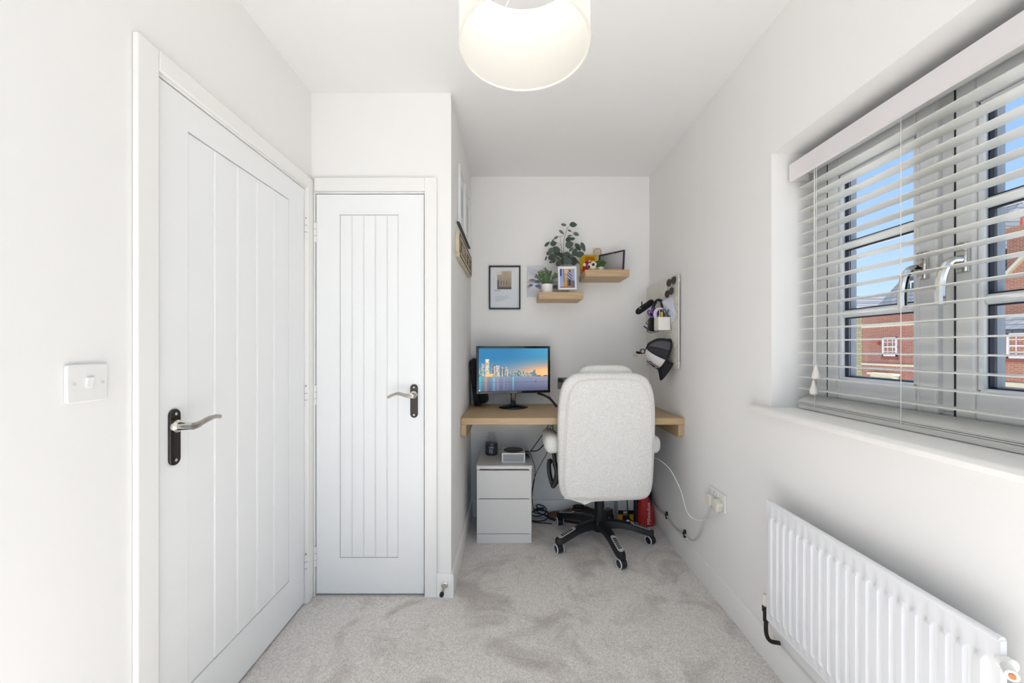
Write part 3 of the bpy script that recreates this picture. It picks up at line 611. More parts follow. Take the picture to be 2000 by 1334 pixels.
def screen(x, y):
    nz = noise[int(y*119)][int(x*179)]
    if y > .343:
        t = (y-.343)/.657
        c = mixc((112, 150, 182), (54, 124, 170), t*1.6)
        c = mixc(c, (84, 168, 204), max(0, x-.45)*1.3*t)
        g = math.exp(-((x-1.02)/.50)**2)*math.exp(-((t-.02)/.40)**2)
        c = mixc(c, (252, 178, 128), g*1.25); c = mixc(c, (255, 206, 122), max(0, g-.55)*1.3)
        for x0, x1, top, bc in BLD:
            if x0 <= x <= x1 and y < top:
                c = mixc(bc, (250, 232, 190), (nz > .68)*.6); c = mixc(c, (40, 60, 86), (nz < .3)*.55)
                if bc == (214, 205, 186) and y > top-.02: c = (236, 236, 232)
        if .09 < x < .20 and y < .405: c = mixc((232, 176, 96), (250, 214, 140), nz)
        if x > .82 and y < .353+.012*math.sin(x*60): c = (62, 84, 104)
        if abs(math.hypot((x-.955)*1.65, y-.42)-.038) < .006: c = mixc(c, (190, 200, 210), .8)
        return c
    t = y/.343
    c = mixc((84, 92, 122), (132, 146, 172), t); c = mixc(c, (190, 158, 160), max(0, x-.55)*.8*t)
    for xs, wd, cc in ((.02, .03, (60, 190, 200)), (.10, .02, (196, 158, 120)), (.215, .02, (120, 190, 210)), (.27, .015, (170, 150, 150)), (.36, .01, (150, 150, 170)), (.49, .008, (110, 224, 240)), (.41, .01, (140, 130, 150))):
        c = mixc(c, cc, math.exp(-((x-xs)/wd)**2)*(.35+.6*t))
    if y > .32 and x < .6: c = mixc(c, (70, 160, 176), .7*nz+.2)
    if abs(y-.205) < .008 and nz > .4: c = mixc(c, (120, 70, 84), .6)
    if math.hypot((x-.82)*1.65, y-.205) < .012: c = (90, 40, 50)
    if x < .022 and y < .035: c = (170, 210, 240)
    return c
sm_ = printed('screen', MM @ Vector((-mw/2+.016, -.0125, mz0+.018)), MM.to_3x3() @ Vector((mw-.032, 0, 0)), MM.to_3x3() @ Vector((0, 0, mz1-mz0-.034)), 150, 86, screen, mo, M_SCREEN)
lettering('maker_name', 'SAMSUNG', .0095, MM @ frame_M((0, -.0205, mz0+.0085), (1, 0, 0), (0, 0, 1)), mat('logo_grey', (170, 172, 176), .4), mo)
build('stand_neck', MB().box(-.017, .017, -.004, .028, .012, .14), M_BLACKG, mo, local=True, bevel=.006)
build('stand_base', MB().lathe([(.103, 0), (.104, .006), (.098, .011), (.040, .020), (.030, .024)], (0, .01, .0005), 48), M_BLACKG, mo, local=True)
bd = MB().tube(bez([P(1050, 768, 2.70), P(1060, 771, 2.71), P(1072, 777, 2.70), P(1082, 787, 2.68), P(1087, 794, 2.66)], 6), .0085, 10)
build('cable_sleeve', bd, M_BLACK, mo); build('thin_cable', MB().tube(bez([P(1071, 767, 2.71), P(1076, 778, 2.72), P(1086, 790, 2.70)], 6), .0016, 6), M_BLACK, mo)
# soft black bag leaning on the alcove wall behind the monitor
bg = thing('laptop_bag', (-.25, 2.64, DZ1), 'slim black bag leaning on the alcove wall beside the monitor', 'bag')
M = Matrix.Translation((-.235, 2.750, DZ1+.006)) @ Matrix.Rotation(math.radians(-6.5), 4, 'Y') @ Matrix.Rotation(math.radians(-6), 4, 'Z')
build('bag_body', MB().prism([(a, b+.165) for a, b in rrect(.165, .33, .05, 6)], 'x', -.022, .022).xf(M), M_DARK, bg, bevel=.014, seg=4)
build('bag_pocket', MB().prism([(a-.01, b+.075) for a, b in rrect(.13, .125, .035, 6)], 'x', .02, .068).xf(M), M_DARK, bg, bevel=.016, seg=4)
build('zip', MB().tube([M @ Vector((0, a*1.005, b*1.005+.166)) for a, b in rrect(.165, .33, .05, 6)], .0035, 6, closed=True), M_BLACK, bg)

# ================================================================== SHELVES AND WHAT STANDS ON THEM
SZ1, SZ2, SY = 1.612, 1.764, 2.603
build('floating_shelf', MB().box(.181, .482, SY, BY-.0005, 1.566, SZ1), M_OAK, bevel=.0015, label='lower pale oak floating shelf, with the white pot plant on it', cat='shelf', group='floating shelves')
build('floating_shelf', MB().box(.495, .793, SY, BY-.0005, 1.717, SZ2), M_OAK, bevel=.0015, label='higher pale oak floating shelf, with the toy football on it', cat='shelf', group='floating shelves')
# framed print
pf = thing('framed_print', (-.054, BY, 1.519), 'black framed print with a sepia photo and text hung on the end wall', 'picture')
x0, x1, z0, z1 = -.170, .062, 1.519, 1.840
for a in ((x0, x0+.011, z0, z1), (x1-.011, x1, z0, z1), (x0+.011, x1-.011, z0, z0+.011), (x0+.011, x1-.011, z1-.011, z1)):
    build('frame_bar', MB().box(a[0], a[1], BY-.018, BY-.001, a[2], a[3]), mat('black_wood', (34, 30, 32), .45), pf, bevel=.001)
def uncle(x, y):
    if .24 < x < .74 and .46 < y < .91:
        a, b = (x-.24)/.5, (y-.46)/.45; c = mixc((150, 132, 112), (188, 172, 148), b)
        if math.hypot((a-.58)*1.1, b-.82) < .15: c = (176, 160, 118)
        if b > .8 and (a < .3): c = (222, 214, 198)
        if .1 < a < .72 and .22 < b < .46: c = mixc((196, 182, 158), (120, 104, 88), abs(math.sin(a*17)))
        if b < .12 or (a < .08 and b < .5): c = (96, 82, 70)
        return c
    for k, yy in enumerate((.29, .265, .24, .215, .19, .165)):
        if abs(y-yy) < .004 and .17 < x < (.68, .6, .7, .55, .46, .34)[k]: return (176, 180, 186)
    return (228, 230, 233)
printed('print', (x0+.011, BY-.008, z0+.011), (x1-x0-.022, 0, 0), (0, 0, z1-z0-.022), 84, 120, uncle, pf)
lettering('title', 'Uncle', .017, frame_M((-.108, BY-.0086, 1.6585), (1, 0, 0), (0, 0, 1)), mat('ink', (40, 44, 54), .6), pf, depth=.0002)
build('glazing', MB().box(x0+.011, x1-.011, BY-.0125, BY-.011, z0+.011, z1-.011), glass_mat('picture_glass', (1, 1, 1), .04), pf, smooth=0)
# canvas print leaning at the back of the lower shelf
cvs = thing('canvas_print', (.22, BY-.012, SZ1), 'small pale canvas print of grey boats behind the white pot plant', 'canvas')
build('canvas_block', MB().box(.113, .345, BY-.019, BY-.002, SZ1+.0005, 1.831), mat('canvas_white', (232, 230, 230), .9, bump=(500, .3)), cvs, bevel=.002)
rr = random.Random(5)
blobs = [(rr.random(), .25+rr.random()*.3, .05+rr.random()*.12, .02+rr.random()*.04, rr.choice([(120, 126, 140), (150, 154, 166), (96, 102, 120), (180, 150, 140)])) for _ in range(34)]
def boats(x, y):
    c = mixc((226, 226, 230), (206, 208, 216), math.sin(x*5+y*9)*.5+.3)
    if abs(y-(.86-.5*x)) < .02 or abs(y-(.95-.3*x)) < .015: c = (196, 200, 208)
    for bx, by, rx, ry, col in blobs:
        q = ((x-bx)/rx)**2+((y-by)/ry)**2
        if q < 1: c = mixc(c, col, .75*(1-q)+.15)
    return c
printed('print', (.1135, BY-.0195, SZ1+.001), (.231, 0, 0), (0, 0, .2175), 70, 66, boats, cvs)
# white pot with a leafy green plant
def sprig_plant(name, label, c, base, pr, ph, spread, hgt, n, potm, leafc, seed, ll=.011):
    r = random.Random(seed); t = thing(name, (c[0], c[1], base), label, 'plant')
    build('pot', MB().lathe([(pr*.9, base+.0005), (pr, base+.004), (pr*1.02, base+ph), (pr*.92, base+ph), (pr*.9, base+ph-.008), (.001, base+ph-.008)], (c[0], c[1], 0), 32), potm, t)
    st, lf = MB(), MB()
    for k in range(n):
        a = r.random()*2*PI; q = math.sqrt(r.random()); tip = Vector((c[0]+math.cos(a)*spread*q, c[1]+math.sin(a)*spread*.6*q, base+ph+hgt*(1-.45*q*q)*(.75+.25*r.random())))
        b0 = Vector((c[0]+math.cos(a)*pr*.6*q, c[1]+math.sin(a)*pr*.6*q, base+ph-.01)); mid = (b0+tip)/2+Vector((0, 0, hgt*.12))
        pts = bez([b0, mid, tip], 5); st.tube(pts, .0009, 5)
        for i, p in enumerate(pts[2:]):
            d = (pts[min(i+3, len(pts)-1)]-pts[i+1]).normalized()
            for sgn in (-1, 1):
                side = d.cross(Vector((math.cos(a+i*1.7), math.sin(a+i*1.7), .3))).normalized()*sgn
                v = (side*.8+d*.75).normalized()*ll*(.7+.5*r.random()); nn = v.cross(d).normalized(); wv = v.cross(nn).normalized()*ll*.24
                lf.add([p, p+v*.5+wv+nn*.001, p+v, p+v*.5-wv+nn*.001], [(0, 1, 2, 3)])
    build('stems', st, mat('stem_green', (92, 112, 62), .7), t, kind='stuff'); build('foliage', lf, leafc, t, smooth=0, kind='stuff')
    return t
M_POT = mat('white_ceramic', (238, 235, 230), .4)
M_LEAFG = mat('leaf_green', (112, 138, 84), .55, var=(40, .2, (72, 104, 62)))
sprig_plant('potted_plant', 'leafy green plant in a round white pot on the lower shelf', (.243, 2.668), SZ1, .0385, .062, .078, .118, 30, M_POT, M_LEAFG, 11, .0145)
sprig_plant('small_potted_plant', 'tiny green plant in a small white pot beside the toy football', (.613, 2.662), SZ2, .020, .028, .036, .05, 26, M_POT, mat('leaf_deep', (88, 116, 66), .55, var=(60, .2, (58, 86, 50))), 12, .013)
# photo in a white frame on a little wire stand
ph = thing('framed_photo', (.38, 2.63, SZ1), 'white framed photo of a person on a wire stand on the lower shelf', 'photo frame')
fx0, fx1, fz0, fz1, fy = .316, .443, 1.634, 1.798, 2.635
tilt = Matrix.Translation((0, fy, fz0)) @ Matrix.Rotation(math.radians(-7), 4, 'X') @ Matrix.Translation((0, -fy, -fz0))
for a in ((fx0, fx0+.013, fz0, fz1), (fx1-.013, fx1, fz0, fz1), (fx0+.013, fx1-.013, fz0, fz0+.013), (fx0+.013, fx1-.013, fz1-.016, fz1)):
    build('frame_bar', MB().box(a[0], a[1], fy, fy+.010, a[2], a[3]).xf(tilt), M_WHITEP, ph, bevel=.001)
def photo(x, y):
    c = mixc((176, 186, 226), (150, 168, 226), y)
    if x < .12 and y > .62: c = (70, 76, 132)
    if .24 < x < .86: c = mixc((206, 160, 104), (196, 172, 140), y); 
    if .3 < x < .55 and y > .75: c = (226, 196, 160)
    if .24 < x < .3 and y > .3: c = (120, 92, 82)
    if x > .78 and y < .4: c = (104, 112, 140)
    if math.hypot((x-.70)*.72, y-.84) < .055: c = (206, 168, 146)
    if math.hypot((x-.69)*.72, y-.895) < .045: c = (52, 44, 56)
    if .5 < x < .84 and .46 < y < .80: c = (92, 96, 136) if (x+y*1.4) % .22 > .1 else (190, 200, 232)
    if .5 < x < .74 and .10 < y < .46: c = (64, 60, 84) if x > .6 else (128, 96, 70)
    if y < .07: c = (150, 118, 92)
    return c
o = printed('photo', tilt @ Vector((fx0+.013, fy+.006, fz0+.013)), (fx1-fx0-.026, 0, 0), tilt.to_3x3() @ Vector((0, 0, fz1-fz0-.029)), 48, 66, photo, ph)
for x in (.326, .432): build('wire_leg', MB().tube(bez([(x, fy-.004, SZ1+.0015), (x, fy-.003, fz0+.004), tilt @ Vector((x, fy+.013, fz1+.004))], 4), .0014, 6), M_WHITEP, ph)
build('wire_leg', MB().tube([(.372, fy+.012, fz0+.10), (.372, fy+.065, SZ1+.0015)], .0014, 6), M_WHITEP, ph)
# eucalyptus
eu = thing('eucalyptus_plant', (.366, 2.745, SZ1), 'tall artificial eucalyptus with round grey-green leaves behind the photo', 'plant')
build('pot', MB().lathe([(.030, SZ1+.0005), (.038, SZ1+.01), (.042, SZ1+.11), (.036, SZ1+.112), (.034, SZ1+.1), (.001, SZ1+.1)], (.366, 2.745, 0), 28), mat('grey_pot', (196, 194, 190), .6), eu)
def E(cx, cy, Y): return P(1060+cx*.07494, 430+cy*.07494, Y)
LEAVES = [(795,118,95,60,0), (550,122,65,32,10), (490,312,78,30,35), (700,275,50,20,25), (875,365,75,42,30), (350,455,60,30,-30), (115,625,80,35,-40), (280,610,80,60,-10), (270,520,35,15,-40), (670,500,80,50,-35), (775,490,70,35,-15), (695,640,100,85,-20), (745,760,70,25,-45), (920,700,110,50,55), (1050,700,120,50,65), (840,790,90,40,-35), (850,870,90,60,20), (960,895,75,100,80), (220,790,80,60,-50), (350,770,110,70,10), (150,865,55,45,0), (380,860,100,60,10), (250,960,80,100,60), (85,995,60,22,-70), (225,1090,60,32,-10), (280,1060,60,50,80), (500,920,80,60,0), (640,900,90,60,30), (680,960,90,70,60), (560,1060,150,70,-20), (650,1070,110,80,20), (810,1070,110,95,10), (420,1120,90,60,-50), (930,1100,60,15,60), (700,410,60,25,-15), (400,1000,70,40,40), (760,930,60,40,-30)]
lv = []; lff = []
for i in range(7):
    t = i/6; wdt = math.sin(PI*min(1, .08+t*.92))**.75*.5 if 0 < i < 6 else .01
    lv += [(-1+2*t, -wdt*2, .10*(wdt**2)+.05*math.sin(PI*t)), (-1+2*t, 0, .05*math.sin(PI*t)-.04), (-1+2*t, wdt*2, .10*(wdt**2)+.05*math.sin(PI*t))]
for i in range(6):
    for k in (0, 1): lff.append((i*3+k, i*3+k+1, i*3+k+4, i*3+k+3))
M_EUC = mat('eucalyptus_leaf', (82, 98, 86), .6, var=(25, .2, (58, 72, 64))); M_EUC2 = mat('eucalyptus_leaf_pale', (112, 122, 112), .6, var=(25, .2, (92, 104, 92)))
lm = {}
for nm_, mt in (('d', M_EUC), ('p', M_EUC2)):
    me = bpy.data.meshes.new('leaf'); me.from_pydata(lv, [], lff); me.update(); me.materials.append(mt); me.polygons.foreach_set('use_smooth', [True]*len(me.polygons)); lm[nm_] = me
rl = random.Random(21); k_ = .07494/753; LP_ = []
for i, (cx, cy, hl, hw, an) in enumerate(LEAVES):
    Y = 2.745+rl.uniform(-.055, .075); p = E(cx, cy, Y); sc = k_*Y
    o = build('leaf', None, None, eu, mesh=lm['p' if cy < 480 and i != 0 else 'd']); a = math.radians(-an)
    R = Matrix.Rotation(a, 3, Vector((0, -1, 0))) if False else None
    ux = Vector((math.cos(a), rl.uniform(-.35, .35), math.sin(a))).normalized(); nn = Vector((0, -1, 0)); uy = nn.cross(ux).normalized(); nn = ux.cross(uy)
    hl *= 1.12; hw *= 1.18; T = Matrix((ux*hl*sc, uy*hw*sc, nn*hl*sc*.9)).transposed().to_4x4(); T.translation = p
    o.matrix_basis = T; LP_.append((p, ux*hl*sc))
base = Vector((.366, 2.745, SZ1+.09))
def stem(pts, r=.0016): build('stem', MB().tube(bez(pts, 6), [r*1.3-(r*.7)*i/(len(bez(pts, 6))-1) for i in range(len(bez(pts, 6)))], 6), mat('woody_stem', (110, 84, 74), .8), eu)
stem([base, E(545, 720, 2.745), E(555, 500, 2.74), E(605, 345, 2.74), E(632, 225, 2.74), E(700, 130, 2.735)]); stem([E(632, 225, 2.74), E(612, 160, 2.74)], .0008)
stem([base, E(495, 800, 2.75), E(480, 640, 2.75), E(455, 440, 2.75), E(545, 405, 2.75), E(545, 350, 2.75)], .0014); stem([E(480, 660, 2.75), E(400, 590, 2.75), E(345, 570, 2.75)], .0008)
stem([E(455, 440, 2.75), E(390, 430, 2.75), E(230, 555, 2.75), E(180, 580, 2.75)], .0009)
stem([base, E(690, 830, 2.74), E(700, 700, 2.74), E(760, 440, 2.74), E(795, 340, 2.74), E(660, 260, 2.74)], .0012); stem([base, E(300, 960, 2.74), E(130, 900, 2.74), E(100, 960, 2.74)], .0012)
stem([base, E(800, 920, 2.74), E(920, 790, 2.74), E(1000, 660, 2.74)], .0012); stem([base, E(300, 840, 2.75), E(260, 700, 2.75)], .0011)
# higher shelf: book, club toy, football, wooden coaster, dark frame
def book_cover(x, y):
    c = (214, 176, 22)
    if .3 < x < .85 and .82 < y < .90: c = (206, 104, 20)
    if .28 < x < .88 and .72 < y < .79: c = (196, 86, 24)
    if y < .3 and x < .5: c = (206, 120, 30)
    return c
bk = thing('yellow_book', (.53, 2.79, SZ2), 'upright yellow book with orange lettering on the higher shelf', 'book')
tb = Matrix.Translation((.498, 2.800, SZ2+.001)) @ Matrix.Rotation(math.radians(-4), 4, 'X')
build('cover', MB().box(0, .118, 0, .016, 0, .150).xf(tb), mat('book_yellow', (208, 170, 22), .5), bk, bevel=.001)
build('pages', MB().box(.002, .1185, .002, .014, .003, .1505).xf(tb), mat('paper', (230, 222, 204), .9), bk)
printed('cover_print', tb @ Vector((0.001, -.0006, .001)), tb.to_3x3() @ Vector((.116, 0, 0)), tb.to_3x3() @ Vector((0, 0, .148)), 36, 44, book_cover, bk)
fb = thing('toy_football', (.548, 2.655, SZ2), 'cream and black toy football on the higher shelf', 'ball')
fc = Vector((.5535, 2.650, SZ2+.0335)); fr_ = .033
build('ball', MB().ellipsoid(fc, (fr_, fr_, fr_), 28, 18), mat('cream_leather', (238, 226, 200), .6, bump=(300, .2)), fb)
def patch(d, r=.012):
    d = Vector(d).normalized(); a = d.orthogonal().normalized(); b = d.cross(a); m = MB()
    ring_ = [(d*math.cos(r/fr_)+(a*math.cos(2*PI*k/5)+b*math.sin(2*PI*k/5))*math.sin(r/fr_))*(fr_+.0006)+fc for k in range(5)]
    m.add([d*(fr_+.0008)+fc]+ring_, [(0, 1+k, 1+(k+1) % 5) for k in range(5)]); build('patch', m, mat('patch_black', (36, 44, 38), .6), fb, smooth=0)
for d in ((-.05, -1, .12), (-.85, -.45, -.25), (.75, -.62, -.18), (0, .2, 1), (.5, -.2, .85), (-.55, -.5, .75)): patch(d)
rt = thing('red_plush', (.527, 2.70, SZ2), 'small red and white plush toy sitting behind the toy football', 'toy')
M_RED = mat('plush_red', (186, 28, 52), .9, bump=(400, .5))
build('body', MB().ellipsoid((.522, 2.712, SZ2+.032), (.026, .022, .032)).ellipsoid((.548, 2.712, SZ2+.052), (.026, .018, .022)), M_RED, rt)
build('head', MB().ellipsoid((.527, 2.706, SZ2+.070), (.015, .014, .014)), M_RED, rt); build('white_tuft', MB().ellipsoid((.507, 2.694, SZ2+.052), (.011, .009, .013)).ellipsoid((.542, 2.694, SZ2+.078), (.007, .007, .007)), mat('plush_white', (238, 226, 226), .9, bump=(400, .5)), rt)
ct = thing('wooden_plaque', (.62, 2.80, SZ2), 'small square wooden plaque with a burnt ring leaning on the wall', 'plaque')
tcm = Matrix.Translation((.586, 2.818, SZ2+.001)) @ Matrix.Rotation(math.radians(-3), 4, 'X')
build('plaque_board', MB().box(.010, .072, 0, .008, 0, .206).xf(tcm), mat('birch', (226, 210, 186), .6), ct, bevel=.001)
def rings(x, y):
    q = math.hypot((x-.5), (y-.5)); c = (228, 212, 188)
    if .40 < q < .455: c = (96, 76, 66)
    elif q < .30 and math.sin(x*41)*math.sin(y*23) > .2: c = (186, 160, 138)
    return c
printed('burnt_ring', tcm @ Vector((.0115, -.0006, .140)), tcm.to_3x3() @ Vector((.059, 0, 0)), tcm.to_3x3() @ Vector((0, 0, .064)), 36, 36, rings, ct)
nf_ = thing('navy_frame', (.72, 2.72, SZ2), 'dark navy landscape frame with a pale reflection coloured into its picture at the end of the higher shelf', 'picture')
A_, B_ = Vector((.626, 2.81, 0)), Vector((.766, 2.655, 0)); dxy = (B_-A_); L_ = dxy.length; ang = math.atan2(dxy.y, dxy.x)
nm = Matrix.Translation((A_.x, A_.y, SZ2+.001)) @ Matrix.Rotation(ang, 4, 'Z') @ Matrix.Rotation(math.radians(-5), 4, 'X'); nh = .150
for a in ((0, .009, 0, nh), (L_-.009, L_, 0, nh), (.009, L_-.009, 0, .009), (.009, L_-.009, nh-.009, nh)): build('frame_bar', MB().box(a[0], a[1], 0, .012, a[2], a[3]).xf(nm), mat('navy_wood', (34, 32, 58), .4), nf_, bevel=.001)
printed('picture', nm @ Vector((.009, .007, .009)), nm.to_3x3() @ Vector((L_-.018, 0, 0)), nm.to_3x3() @ Vector((0, 0, nh-.018)), 30, 24, lambda x, y: mixc(mixc((152, 158, 148), (196, 190, 196), x), (190, 166, 160), max(0, .7-y)*x), nf_)  # pale gradient is a reflection in the frame, put into the print colours
build('pink_clip', MB().box(L_*.55, L_*.55+.006, -.001, .013, nh-.008, nh+.001).xf(nm), mat('pink', (206, 150, 170), .5), nf_)

# ================================================================== ALCOVE SIDE WALL: frames, ledge, wooden sign
for (ya, yb), lb, pc_ in (((2.15, 2.385), 'white portrait frame above the wooden sign, next to the cupboard corner', 0), ((2.415, 2.655), 'white portrait frame above the wooden sign, next to the end wall', 1)):
    f = thing('framed_picture', (AX+.01, (ya+yb)/2, 1.925), lb, 'picture', group='white frames on the alcove wall'); za, zb = 1.924, 2.262
    for a in ((ya, ya+.018, za, zb), (yb-.018, yb, za, zb), (ya+.018, yb-.018, za, za+.018), (ya+.018, yb-.018, zb-.018, zb)): build('frame_bar', MB().box(AX+.001, AX+.016, *a), M_WHITEP, f, bevel=.001)
    printed('print', (AX+.006, ya+.018, za+.018), (0, yb-ya-.036, 0), (0, 0, zb-za-.036), 12, 18, lambda x, y: (206, 210, 212) if .2 < x < .8 and .2 < y < .8 else (232, 232, 230), f)
build('picture_ledge', MB().box(AX+.0005, AX+.017, 2.10, 2.665, 1.9195, 1.9235), mat('ledge_dark', (60, 58, 62), .5), bevel=.001, label='thin dark ledge under the two white frames', cat='ledge')
sg = thing('wooden_sign', (AX+.012, 2.36, 1.722), 'cream wooden name sign with notched corners and raised letters on the alcove wall', 'sign')
def notched(y0, y1, z0, z1, n):
    return [(y0, z0+n), (y0+n*.7, z0+n), (y0+n*.7, z0), (y1-n*.7, z0), (y1-n*.7, z0+n), (y1, z0+n), (y1, z1-n), (y1-n*.7, z1-n), (y1-n*.7, z1), (y0+n*.7, z1), (y0+n*.7, z1-n), (y0, z1-n)]
M_SIGN = mat('cream_wood', (226, 216, 192), .7, var=(14, .25, (204, 190, 160)), bump=(60, .3))
build('board', MB().prism(notched(2.05, 2.68, 1.722, 1.862, .022), 'x', AX+.001, AX+.022), M_SIGN, sg, bevel=.001)
M_SGD = mat('sign_dark', (70, 60, 60), .6)
oy = notched(2.058, 2.672, 1.730, 1.854, .022); iy = notched(2.068, 2.662, 1.740, 1.844, .022)
bd_ = MB(); n12 = 12
bd_.add([(AX+.0222, *p) for p in oy]+[(AX+.0222, *p) for p in iy]+[(AX+.0240, *p) for p in oy]+[(AX+.0240, *p) for p in iy],
        [(24+i, 24+(i+1) % 12, 36+(i+1) % 12, 36+i) for i in range(12)]+[(i, (i+1) % 12, 24+(i+1) % 12, 24+i) for i in range(12)]+[(12+i, 36+i, 36+(i+1) % 12, 12+(i+1) % 12) for i in range(12)])
build('border', bd_, M_SGD, sg, smooth=0)
rs_ = random.Random(9)
for k in range(9):
    y = 2.098+k*.0605; lm_ = MB(); kind = rs_.randint(0, 3)
    lm_.box(AX+.0222, AX+.0245, y, y+.010, 1.756, 1.828)
    if kind != 1: lm_.box(AX+.0222, AX+.0245, y+.010, y+.040, 1.818, 1.828)
    if kind != 2: lm_.box(AX+.0222, AX+.0245, y+.010, y+.034, 1.788, 1.797)
    if kind in (0, 3): lm_.box(AX+.0222, AX+.0245, y+.030, y+.040, 1.756, 1.818)
    else: lm_.box(AX+.0222, AX+.0245, y+.010, y+.040, 1.756, 1.766)
    build('raised_letter', lm_, mat('sign_brown', (120, 98, 82), .6), sg, smooth=0)

# ================================================================== PEGBOARD ON THE RIGHT WALL
PY0, PY1, PZ0, PZ1, PX = 2.30, 2.842, 1.112, 1.672, RX-.020
pb = thing('pegboard', (PX, 2.57, PZ0), 'white slotted pegboard on the wall above the desk', 'pegboard')
m = MB(); rows = 27; rh = (PZ1-PZ0)/rows; cw = .040; hw_, hh_ = .0025, .0072
for j in range(rows):
    z0 = PZ0+j*rh; z1 = z0+rh; y = PY0+(cw/2 if j % 2 else 0)
    if j % 2: m.add([(PX, PY0, z0), (PX, PY0+cw/2, z0), (PX, PY0+cw/2, z1), (PX, PY0, z1)], [(0, 1, 2, 3)])
    while y < PY1-1e-6:
        ye = min(y+cw, PY1)
        if ye-y < cw-1e-6 or j in (0, rows-1): m.add([(PX, y, z0), (PX, ye, z0), (PX, ye, z1), (PX, y, z1)], [(0, 1, 2, 3)])
        else:
            c, cz = (y+ye)/2, (z0+z1)/2; a = [(y, z0), (ye, z0), (ye, z1), (y, z1)]; b = [(c-hw_, cz-hh_), (c+hw_, cz-hh_), (c+hw_, cz+hh_), (c-hw_, cz+hh_)]
            m.add([(PX, *q) for q in a+b]+[(PX+.005, *q) for q in b], [(i, (i+1) % 4, 4+(i+1) % 4, 4+i) for i in range(4)]+[(4+i, 4+(i+1) % 4, 8+(i+1) % 4, 8+i) for i in range(4)])
        y = ye
M_PEG = mat('pegboard_white', (230, 227, 216), .5)
build('slotted_panel', m, M_PEG, pb, smooth=0)
e = MB().box(PX, PX+.005, PY0-.002, PY0, PZ0, PZ1).box(PX, PX+.005, PY1, PY1+.002, PZ0, PZ1).box(PX, PX+.005, PY0, PY1, PZ1, PZ1+.002).box(PX, PX+.005, PY0, PY1, PZ0-.002, PZ0)
build('panel_edge', e, M_PEG, pb, smooth=0)
for y, z in ((PY0+.03, PZ0+.03), (PY1-.03, PZ0+.03), (PY0+.03, PZ1-.03), (PY1-.03, PZ1-.03)):
    build('spacer', MB().lathe([(.008, 0), (.008, RX-PX-.0055)], (PX+.0055, y, z), 14, 'x'), M_WHITEP, pb); build('screw_head', MB().lathe([(.007, 0), (.005, -.003)], (PX, y, z), 14, 'x'), M_WHITEP, pb)
# tool pot hung on the board
CX0, CX1, CY0, CY1, CZ0, CZ1 = .906, PX-.0085, 2.385, 2.468, 1.345, 1.426
tp = thing('hanging_pot', ((CX0+CX1)/2, 2.426, CZ0), 'white square tool pot hooked on the pegboard', 'container')
wl = MB(); rp = rrect(CX1-CX0, CY1-CY0, .012, 5); ri = rrect(CX1-CX0-.004, CY1-CY0-.004, .010, 5); cxm, cym = (CX0+CX1)/2, (CY0+CY1)/2; n_ = len(rp)
wl.add([(cxm+a, cym+b, CZ0) for a, b in rp]+[(cxm+a, cym+b, CZ1) for a, b in rp]+[(cxm+a, cym+b, CZ1) for a, b in ri]+[(cxm+a, cym+b, CZ0+.002) for a, b in ri],
       [(i, (i+1) % n_, n_+(i+1) % n_, n_+i) for i in range(n_)]+[(n_+i, n_+(i+1) % n_, 2*n_+(i+1) % n_, 2*n_+i) for i in range(n_)]+[(2*n_+i, 2*n_+(i+1) % n_, 3*n_+(i+1) % n_, 3*n_+i) for i in range(n_)]+[tuple(range(n_)), tuple(range(3*n_, 4*n_))])
build('pot_body', wl, mat('pot_white', (234, 231, 222), .4), tp); build('hook', MB().box(CX1, PX+.004, 2.42, 2.424, CZ1-.02, CZ1-.01), M_WHITEP, tp)
def scissors(name, label, tip, d, side, col, mc, s=1.0):
    """d: direction from tip to handles; side: handle spread"""
    t = thing(name, tip, label, 'scissors'); tip = Vector(tip); d = Vector(d).normalized(); side = Vector(side); side = (side-d*side.dot(d)).normalized()
    for k, sg_ in enumerate((-1, 1)):
        piv = tip+d*.085*s; c = tip+d*.135*s+side*sg_*.022*s
        build('blade', MB().tube([tip+side*sg_*.001, piv+side*sg_*.003, piv+d*.015*s+side*sg_*.006], [.0012, .004, .0035], 6), M_SATIN, t)
        loop = [c+d*math.cos(a)*.026*s+side*math.sin(a)*.0165*s for a in [2*PI*i/20 for i in range(20)]]
        build('handle_loop', MB().tube(loop, .0052*s, 8, closed=True).tube([piv, c-d*.022*s], .005*s, 8), mat(mc, col, .45), t)
    return t
scissors('purple_scissors', 'purple-handled scissors leaning out of the white tool pot', (.960, 2.425, CZ0+.006), (-.56, .28, 1), (.6, .3, .5), (98, 62, 150), 'purple_plastic', .95)
scissors('grey_scissors', 'dark grey handled scissors standing in the white tool pot', (.955, 2.41, CZ0+.004), (.10, -.03, 1), (1, -.3, .1), (74, 80, 94), 'slate_plastic', .78)
mk = thing('yellow_marker', (.935, 2.402, CZ0), 'yellow marker pen standing in the white tool pot', 'pen')
build('barrel', MB().tube([(.937, 2.405, CZ0+.004), (.934, 2.403, CZ1+.010)], .0058, 10), mat('marker_yellow', (214, 196, 40), .4), mk); build('cap', MB().tube([(.934, 2.403, CZ1+.010), (.9335, 2.4025, CZ1+.032)], .0064, 10), mat('marker_yellow', (214, 196, 40), .4), mk)
pn = build('pink_pencil', MB().tube([(.925, 2.41, CZ0+.004), (.921, 2.405, CZ1+.045)], .0034, 8), mat('pencil_pink', (220, 180, 190), .5), label='slim pale pink pencil standing in the white tool pot', cat='pencil')
tr = thing('tape_roll', (.93, 2.455, 1.45), 'white roll of tape standing behind the pens in the tool pot', 'tape')
tM = Matrix.Translation((.938, 2.447, 1.448)) @ Matrix.Rotation(math.radians(20), 4, 'Z')
